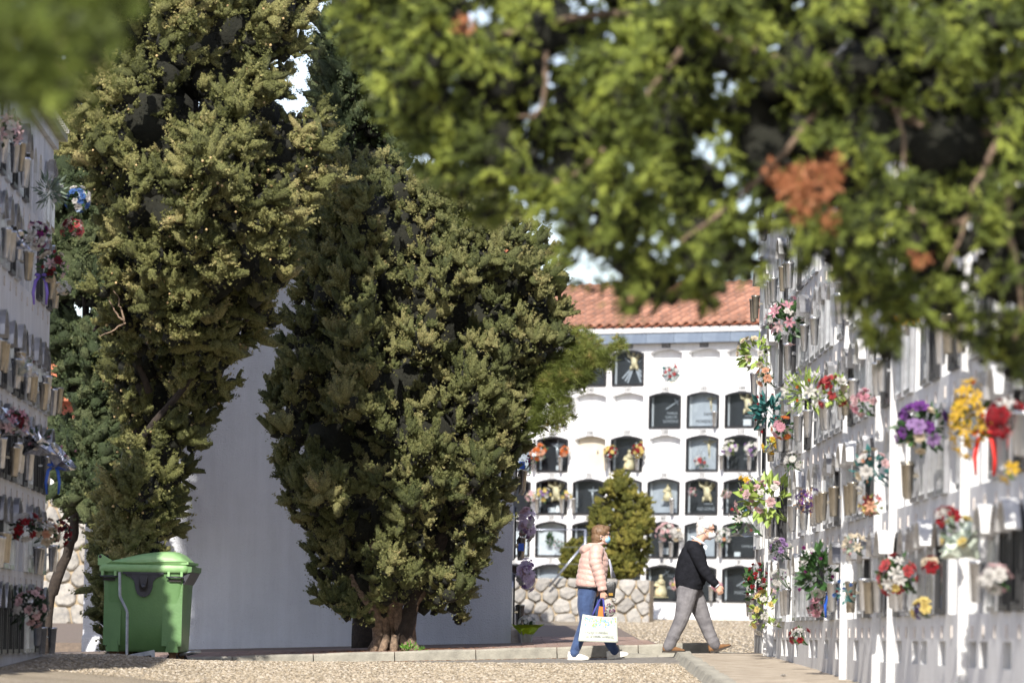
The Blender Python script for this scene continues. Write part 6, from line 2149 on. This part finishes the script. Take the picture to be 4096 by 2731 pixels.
def shoe(parent, ankle, ang, L, upper, sole, lace=True, flip=0.0):
    """shoe pointing along +x, heel under the ankle; ang lifts the toe"""
    Ms = T(ankle) @ RY(-ang)
    mb = MB()
    mb.tube([(-.055, 0, .045), (-.03, 0, .05), (.03, 0, .047), (.09, 0, .038), (.14, 0, .031), (L - .085, 0, .026)], [(.034, .04), (.037, .047), (.037, .043), (.042, .034), (.043, .027), (.03, .018)], 14, flat=(0, 1, 0))
    mb.ball((-.05, 0, .045), (.022, .034, .04), 10, 8)
    mb.ball((L - .09, 0, .025), (.03, .036, .019), 10, 8)
    mb.tube([(-.02, 0, .06), (-.022, 0, .10)], [(.034, .043), (.036, .046)], 12, flat=(0, 1, 0))
    up = smooth_mesh(mb, 'shoe', upper, 0.006, 3)
    sh = link('shoe', up, parent, Ms)
    prof = [(-.072, 0), (-.06, -.034), (.03, -.034), (.1, -.044), (.15, -.044), (L - .07, -.03), (L - .058, 0)]
    out = [(a, b) for a, b in prof] + [(a, -b) for a, b in reversed(prof[1:-1])]
    n = len(out)
    bot = [(a, b, -.002 + max(0, (a - .1)) * .12) for a, b in out]
    top = [(a * 1.01, b * 1.03, .022 + max(0, (a - .1)) * .06) for a, b in out]
    loft([bot, top], smooth=False).build('sole', sole, sh)
    return sh


# ---- woman in the pink jacket
wx, wy = 1.0235, 63.5
wo = person('person', 'person in pink quilted jacket and jeans walking with a shopping bag', wx, wy, za(wx, wy))
WH = Vector((.105, 0, 1.505))
body = MB()
Mh = head(body, WH, .98, .05, math.radians(-8))
tubes(body, [(.055, 0, 1.33, .06, .06), (.07, 0, 1.40, .05, .05), (.09, 0, 1.45, .05, .05)])
tubes(body, dense([(.0, 0, .84, .13, .1), (.02, 0, 1.0, .12, .1), (.04, 0, 1.2, .14, .1), (.05, 0, 1.33, .12, .07)], 3))
armn = [(.045, -.165, 1.325), (.035, -.20, 1.20), (.07, -.215, 1.075), (.10, -.225, .95), (.125, -.235, .835)]
armf = [(.045, .165, 1.325), (-.01, .19, 1.2), (-.05, .205, 1.08), (-.08, .21, .95), (-.115, .205, .80)]
for arm in (armn, armf):
    tubes(body, dense([(*p_, r1, r1) for p_, r1 in zip(arm, (.05, .042, .036, .032, .024))], 3))
hand(body, armn[-1], (.05, -.01, -1), (0, 1, -.2), (1, 0, 0), .98, 1.15)
hand(body, armf[-1], (-.15, 0, -1), (0, -1, 0), (1, 0, 0), .95, .6)
legr = [(-.05, -.075, .86), (-.075, -.085, .66), (-.075, -.09, .47), (-.14, -.09, .27), (-.205, -.09, .08)]
legf = [(-.02, .075, .86), (.06, .08, .66), (.13, .085, .48), (.20, .085, .28), (.285, .085, .11)]
for leg in (legr, legf):
    tubes(body, dense([(*p_, r1, r1) for p_, r1 in zip(leg, (.08, .07, .05, .045, .035))], 3))
link('body', smooth_mesh(body, 'body', M['skin'], .0065, 3), wo)
# jeans
mb = MB()
tubes(mb, [(-.055, 0, .80, .165, .125), (-.045, 0, .88, .17, .13), (-.03, 0, .97, .16, .13)])
for k, leg in enumerate((legr, legf)):
    ch = dense([(*p_, a, b) for p_, a, b in zip(leg, (.098, .088, .072, .066, .058), (.118, .104, .076, .068, .058))], 8)
    tubes(mb, folds(ch, .0035, .06, 0, .2, k))
link('jeans', smooth_mesh(mb, 'jeans', M['jeans'], .009, 2), wo)
# jacket
mb = MB()
tor = dense([(-.03, 0, .875, .185, .165), (-.025, 0, .93, .195, .175), (0.0, 0, 1.05, .195, .18), (.015, 0, 1.16, .195, .18), (.03, 0, 1.26, .185, .16), (.045, 0, 1.335, .14, .115), (.062, 0, 1.385, .085, .085)], 10)
mb.tube([c[:3] for c in tor], [(c[3], c[4]) for c in quilt(tor, .068, .011)], 26, flat=(0, 1, 0))
for arm in (armn, armf):
    ch = dense([(*p_, a, a) for p_, a in zip(arm, (.083, .08, .072, .066, .052))], 10)
    q_ = quilt(ch, .066, .010)
    mb.tube([c[:3] for c in q_], [(c[3], c[4]) for c in q_], 18, flat=(1, 0, 0))
    mb.ball(arm[0], (.088, .085, .08), 14, 10)
link('jacket', smooth_mesh(mb, 'jacket', M['jacket'], .0075, 1), wo)
mb = MB()                                                      # hood hanging at the back, collar
mb.tube([(.05, -.10, 1.385), (-.03, -.11, 1.37), (-.085, -.07, 1.335), (-.10, 0, 1.32), (-.085, .07, 1.335), (-.03, .11, 1.37), (.05, .10, 1.385)], [.03, .045, .058, .066, .058, .045, .03], 12)
mb.ball((-.085, 0, 1.315), (.062, .10, .07), 14, 10)
link('hood', smooth_mesh(mb, 'hood', M['jacket'], .008, 3), wo)
mb = MB().tube([(.055 + .075 * math.cos(a), .078 * math.sin(a), 1.395 + .02 * math.cos(a)) for a in [2 * math.pi * i / 20 for i in range(21)]], (.018), 8)
link('collar', mb.mesh('collar', M['jacket']), wo)
mb = MB().tube([(-.03 + .172 * math.cos(a), .19 * math.sin(a), .872) for a in [2 * math.pi * i / 28 for i in range(29)]], .010, 6)
link('jacket_lining', mb.mesh('jacket_lining', M['black']), wo)
# hair: bob with the face left free
mb = MB()
mb.ball((-.022, 0, .045), (.112, .098, .09), 18, 12, Mh)
mb.ball((-.045, 0, -.03), (.088, .094, .085), 16, 12, Mh)
mb.ball((-.06, 0, -.085), (.06, .085, .05), 14, 10, Mh)
mb.ball((.055, 0, .085), (.045, .06, .04), 12, 8, Mh)
hm_ = smooth_mesh(mb, 'hair', M['hair_brown'], .007, 2)
for v in hm_.vertices:                                          # strands
    n_ = mnoise.noise((v.co.x * 60, v.co.y * 60, v.co.z * 14))
    v.co += v.normal * (.006 * n_)
link('hair', hm_, wo)
mb = MB().ball((.072, 0, -.045), (.042, .058, .05), 14, 10, Mh)
fm = link('face_mask', mb.mesh('face_mask', M['mask_blue']), wo)
link('mask_loop', MB().tube([(.06, -.056, -.02), (.02, -.075, -.01), (-.005, -.082, .01)], .002, 4, Mh).tube([(.06, -.056, -.07), (.02, -.072, -.05), (-.005, -.082, -.02)], .002, 4, Mh).mesh('mask_loop', M['mask_white']), fm)
def glasses(parent, Mh, mat):
    mb = MB()
    for sy in (-1, 1):
        mb.tube([Vector((.103 - .006 * abs(math.cos(a)), sy * .034 + .026 * math.cos(a), .018 + .018 * math.sin(a))) for a in [2 * math.pi * i / 14 for i in range(15)]], .0032, 5, Mh)
        mb.tube([(.097, sy * .060, .024), (.04, sy * .076, .022), (-.012, sy * .081, .016)], .0034, 5, Mh)
    mb.tube([(.106, -.01, .022), (.106, .01, .022)], .003, 5, Mh)
    return link('glasses', mb.mesh('glasses', mat), parent)
glasses(wo, Mh, M['black'])
link('earring', MB().ball((-.0, -.088, -.045), .006, 8, 6, Mh).mesh('earring', M['mask_white']), wo)
shoe(wo, (-.215, -.09, .0), 0.0, .255, M['sneaker'], M['sole'])
shoe(wo, (.27, .085, .025), math.radians(12), .255, M['sneaker'], M['sole'])
sc = MB()
for k in range(3):
    sc.tube([(.20, -.06 + .05 * k, 1.22), (.225, -.06 + .05 * k, 1.12), (.245 + .012 * k, -.05 + .05 * k, 1.0)], [(.02, .005), (.035, .006), (.045, .004)], 8, flat=(.5, 1, 0))
link('scarf', sc.mesh('scarf', M['scarf']), wo)
# shoulder bag
hb = empty('handbag', T(wx + .20, wy - .12, za(wx, wy) + .76))
tag(hb, 'small black shoulder bag with gold clasp hanging at her front', 'handbag')
loft([[(a, b, z) for a, b in rounded(w, dd, .02)] for z, w, dd in ((0, .13, .16), (.01, .145, .18), (.16, .14, .17), (.19, .12, .15))]).build('pouch', M['black'], hb, RY(.1))
MB().box(.0, .05, -.099, -.091, .02, .05).build('clasp', M['gold'], hb)
MB().tube([(-.02, -.05, .18), (-.06, -.06, .30), (-.09, -.06, .45), (-.12, -.04, .585)], [(.008, .003)] * 4, 6).build('strap', M['black'], hb)
MB().tube([(.06, -.07, .0), (.09, -.08, -.02), (.08, -.08, -.05), (.04, -.07, -.045)], .004, 5).build('cord', M['black'], hb)

# shopping bag in her hand
sb = empty('shopping_bag', T(wx + .094, wy - .235, za(wx, wy) + .215) @ RZ(math.radians(2)))
tag(sb, 'white shopping bag with blue leaf print and handwriting, held in hand', 'shopping bag')
NXB, NZB = 16, 12
def bag_pt(u, v, side):
    w = .225 - .018 * v
    x = -w + 2 * w * u + (-.028 + .03 * v) * (1 - u) + .0
    z = .335 * v + .012 * (1 - u) * (1 - v) - .015 * math.sin(math.pi * u) * v - .02 * u * v
    th = .075 * (1 - .35 * v) * math.sin(math.pi * min(1, max(0, .08 + .84 * u))) ** .5
    return (x, side * th + .006 * mnoise.noise((x * 14, z * 14, side)), z)
v, f = [], []
for side in (-1, 1):
    for j in range(NZB + 1):
        for i in range(NXB + 1): v.append(bag_pt(i / NXB, j / NZB, side))
w_ = NXB + 1
h_ = w_ * (NZB + 1)
for j in range(NZB):
    for i in range(NXB):
        a = j * w_ + i
        f.append((a, a + 1, a + w_ + 1, a + w_))
        f.append((h_ + a, h_ + a + w_, h_ + a + w_ + 1, h_ + a + 1))
for j in range(NZB):
    a, b = j * w_, h_ + j * w_
    f += [(a, a + w_, b + w_, b)]
    a, b = j * w_ + NXB, h_ + j * w_ + NXB
    f += [(a, b, b + w_, a + w_)]
for i in range(NXB): f.append((i, h_ + i, h_ + i + 1, i + 1))
MB().add(v, f, smooth=True).build('pouch', M['bag'], sb)
rg = random.Random(12)
for mt, n_ in (('bag_blue', 46), ('bag_green', 34)):
    mb = MB()
    for i in range(n_):
        u = rg.uniform(.07, .95)
        vv = 1 - abs(rg.gauss(0, .13)) * (1 + .9 * math.sin(math.pi * u)) - .02
        if vv < .55: continue
        px_, py_, pz_ = bag_pt(u, vv, -1)
        a = rg.uniform(-2.2, -.9)
        L, w2 = rg.uniform(.022, .042), rg.uniform(.008, .013)
        c, s_ = math.cos(a), math.sin(a)
        pts = [(0, 0), (L * .5, w2), (L, 0), (L * .5, -w2)]
        mb.add([(px_ + a_ * c - b_ * s_, bag_pt(min(1, max(0, u + (a_ * c - b_ * s_) / .44)), min(1, vv + (a_ * s_ + b_ * c) / .335), -1)[1] - .003 - .0005 * (mt == 'bag_green'), min(.33, pz_ + a_ * s_ + b_ * c)) for a_, b_ in pts], [(0, 3, 2, 1)])
    mb.build('printed_leaves', M[mt], sb)
for s_, zz, xx, sz in (('Comprometidos', .125, -.045, .045), ('con el medio ambiente', .075, -.01, .042)):
    me = text_mesh(s_, sz, .0008, .35, .92)
    me.materials.append(M['ink'])
    link('lettering', me, sb, T(xx, -.084, zz) @ RX(math.pi / 2))
for sy in (-1, 1):
    MB().tube([(-.09, sy * .03, .32), (-.055, sy * .022, .40), (.0, sy * .008, .515), (.02, 0, .535), (.04, sy * .008, .515), (.05, sy * .022, .41), (.055, sy * .03, .31)], [(.012, .003)] * 7, 6, flat=(1, 0, 0)).build('handle', M['strap_blue'], sb)
ob = MB().box(-.06, .02, -.02, .03, .2, .43, RY(.12)).build('parcel', M['orange'], None, sb.matrix_world @ T(0, .0, 0))
tag(ob, 'orange wrapped parcel sticking out of the shopping bag', 'parcel')
bouquet(Vector((wx + .21, wy - .235, za(wx, wy) + .60)), (.6, -.1, .6), .075, 'small purple and white bunch poking out of the shopping bag', 'flowers carried in the bag', [('cluster', 'white', 8, .03), ('cluster', 'magenta', 7, .028), ('bud', 'red', 2, .02)], leaf='grey', nleaf=24, name='flower_bouquet')

# ---- man in the black sweater
mx_, my_ = 2.276, 64.1
mo = person('person', 'person with white hair in black sweater and grey trousers striding right', mx_, my_, zr(mx_, my_) + .005)
MHc = Vector((.135, 0, 1.498))
body = MB()
Mh = head(body, MHc, 1.04, .16, math.radians(-5), .026)
tubes(body, [(.03, 0, 1.32, .065, .065), (.065, 0, 1.385, .058, .058), (.10, 0, 1.44, .056, .056)])
tubes(body, dense([(-.04, 0, .80, .14, .11), (-.02, 0, 1.0, .14, .12), (0, 0, 1.2, .15, .1), (.02, 0, 1.32, .13, .08)], 3))
armn = [(-.015, -.19, 1.275), (.045, -.235, 1.14), (.115, -.25, 1.0), (.19, -.255, .905), (.268, -.25, .822)]
armf = [(-.015, .19, 1.275), (-.07, .235, 1.14), (-.13, .25, 1.01), (-.14, .25, .9), (-.13, .245, .80)]
for arm in (armn, armf):
    tubes(body, dense([(*p_, r1, r1) for p_, r1 in zip(arm, (.055, .048, .042, .036, .027))], 3))
hand(body, armn[-1], (.45, 0, -.75), (-.2, 1, -.2), (.8, 0, .5), 1.08, .95)
hand(body, armf[-1], (0, 0, -1), (0, -1, 0), (1, 0, 0), 1.05, .6)
legr = [(-.075, -.085, .78), (-.11, -.095, .58), (-.155, -.10, .40), (-.225, -.10, .24), (-.30, -.10, .07)]
legf = [(-.03, .085, .78), (.05, .095, .60), (.135, .10, .40), (.20, .10, .24), (.275, .10, .095)]
for leg in (legr, legf):
    tubes(body, dense([(*p_, r1, r1) for p_, r1 in zip(leg, (.085, .075, .055, .05, .04))], 3))
link('body', smooth_mesh(body, 'body', M['skin'], .0065, 3), mo)
mb = MB()
tubes(mb, [(-.085, 0, .72, .17, .135), (-.075, 0, .80, .175, .145), (-.055, 0, .90, .17, .14)])
for k, leg in enumerate((legr, legf)):
    ch = dense([(*p_, a, b) for p_, a, b in zip(leg, (.10, .094, .08, .074, .07), (.13, .112, .09, .08, .074))], 8)
    tubes(mb, folds(ch, .004, .085, 0, .2, k + 4))
link('trousers', smooth_mesh(mb, 'trousers', M['trousers'], .009, 2), mo)
mb = MB()
tor = dense([(-.045, 0, .765, .175, .15), (-.05, 0, .83, .195, .178), (-.045, 0, .93, .205, .19), (-.03, 0, 1.08, .21, .185), (-.015, 0, 1.2, .205, .16), (.0, 0, 1.29, .17, .12), (.02, 0, 1.355, .10, .085)], 6)
mb.tube([c[:3] for c in folds(tor, .002, .08)], [(c[3], c[4]) for c in tor], 26, flat=(0, 1, 0))
mb.ball((.06, 0, .93), (.10, .15, .12), 16, 10)
for k, arm in enumerate((armn, armf)):
    ch = folds(dense([(*p_, a, a) for p_, a in zip(arm, (.085, .078, .068, .058, .046))], 8), .003, .07, 0, 1.1, k)
    mb.tube([c[:3] for c in ch], [(c[3], c[4]) for c in ch], 16, flat=(1, 0, 0))
    mb.ball(arm[0], (.092, .09, .085), 14, 10)
link('sweater', smooth_mesh(mb, 'sweater', M['sweater'], .0085, 2), mo)
mb = MB().tube([(.045 + .078 * math.cos(a), .08 * math.sin(a), 1.365 - .045 * math.cos(a)) for a in [2 * math.pi * i / 20 for i in range(21)]], [(.016, .022)] * 21, 8)
mb.prism([(.10, 1.34), (.155, 1.30), (.135, 1.25), (.11, 1.28)], -.05, -.035)
link('shirt_collar', mb.mesh('shirt_collar', M['shirt']), mo)
for arm in (armn,):
    link('shirt_cuff', MB().tube([Vector(armn[-1]) - Vector((.014, 0, -.012)), Vector(armn[-1]) + Vector((.012, 0, -.012))], .036, 12).mesh('shirt_cuff', M['shirt']), mo)
mb = MB()
mb.ball((-.022, 0, .045), (.104, .086, .083), 18, 12, Mh)
mb.ball((-.05, 0, -.01), (.068, .082, .075), 16, 12, Mh)
mb.ball((-.065, 0, -.05), (.045, .07, .045), 12, 8, Mh)
hm_ = smooth_mesh(mb, 'hair', M['hair_white'], .007, 2)
for v_ in hm_.vertices:
    v_.co += v_.normal * (.005 * mnoise.noise((v_.co.x * 50, v_.co.y * 50, v_.co.z * 20)))
link('hair', hm_, mo)
mb = MB().tube([(.045, 0, -.045), (.075, 0, -.045), (.105, 0, -.042), (.125, 0, -.038)], [(.064, .055), (.058, .052), (.038, .04), (.012, .012)], 14, Mh, flat=(0, 1, 0))
fm = link('face_mask', mb.mesh('face_mask', M['mask_white']), mo)
link('mask_loop', MB().tube([(.06, -.056, -.02), (.02, -.078, .0), (-.012, -.086, .012)], .0022, 4, Mh).tube([(.055, -.056, -.08), (.02, -.075, -.06), (-.012, -.086, -.03)], .0022, 4, Mh).mesh('mask_loop', M['mask_white']), fm)
glasses(mo, Mh, M['black'])
shoe(mo, (-.305, -.10, .0), 0.0, .27, M['suede'], M['shoe_sole'])
shoe(mo, (.275, .10, .018), math.radians(17), .27, M['suede'], M['shoe_sole'])

bpy.data.scenes.remove(TMP)
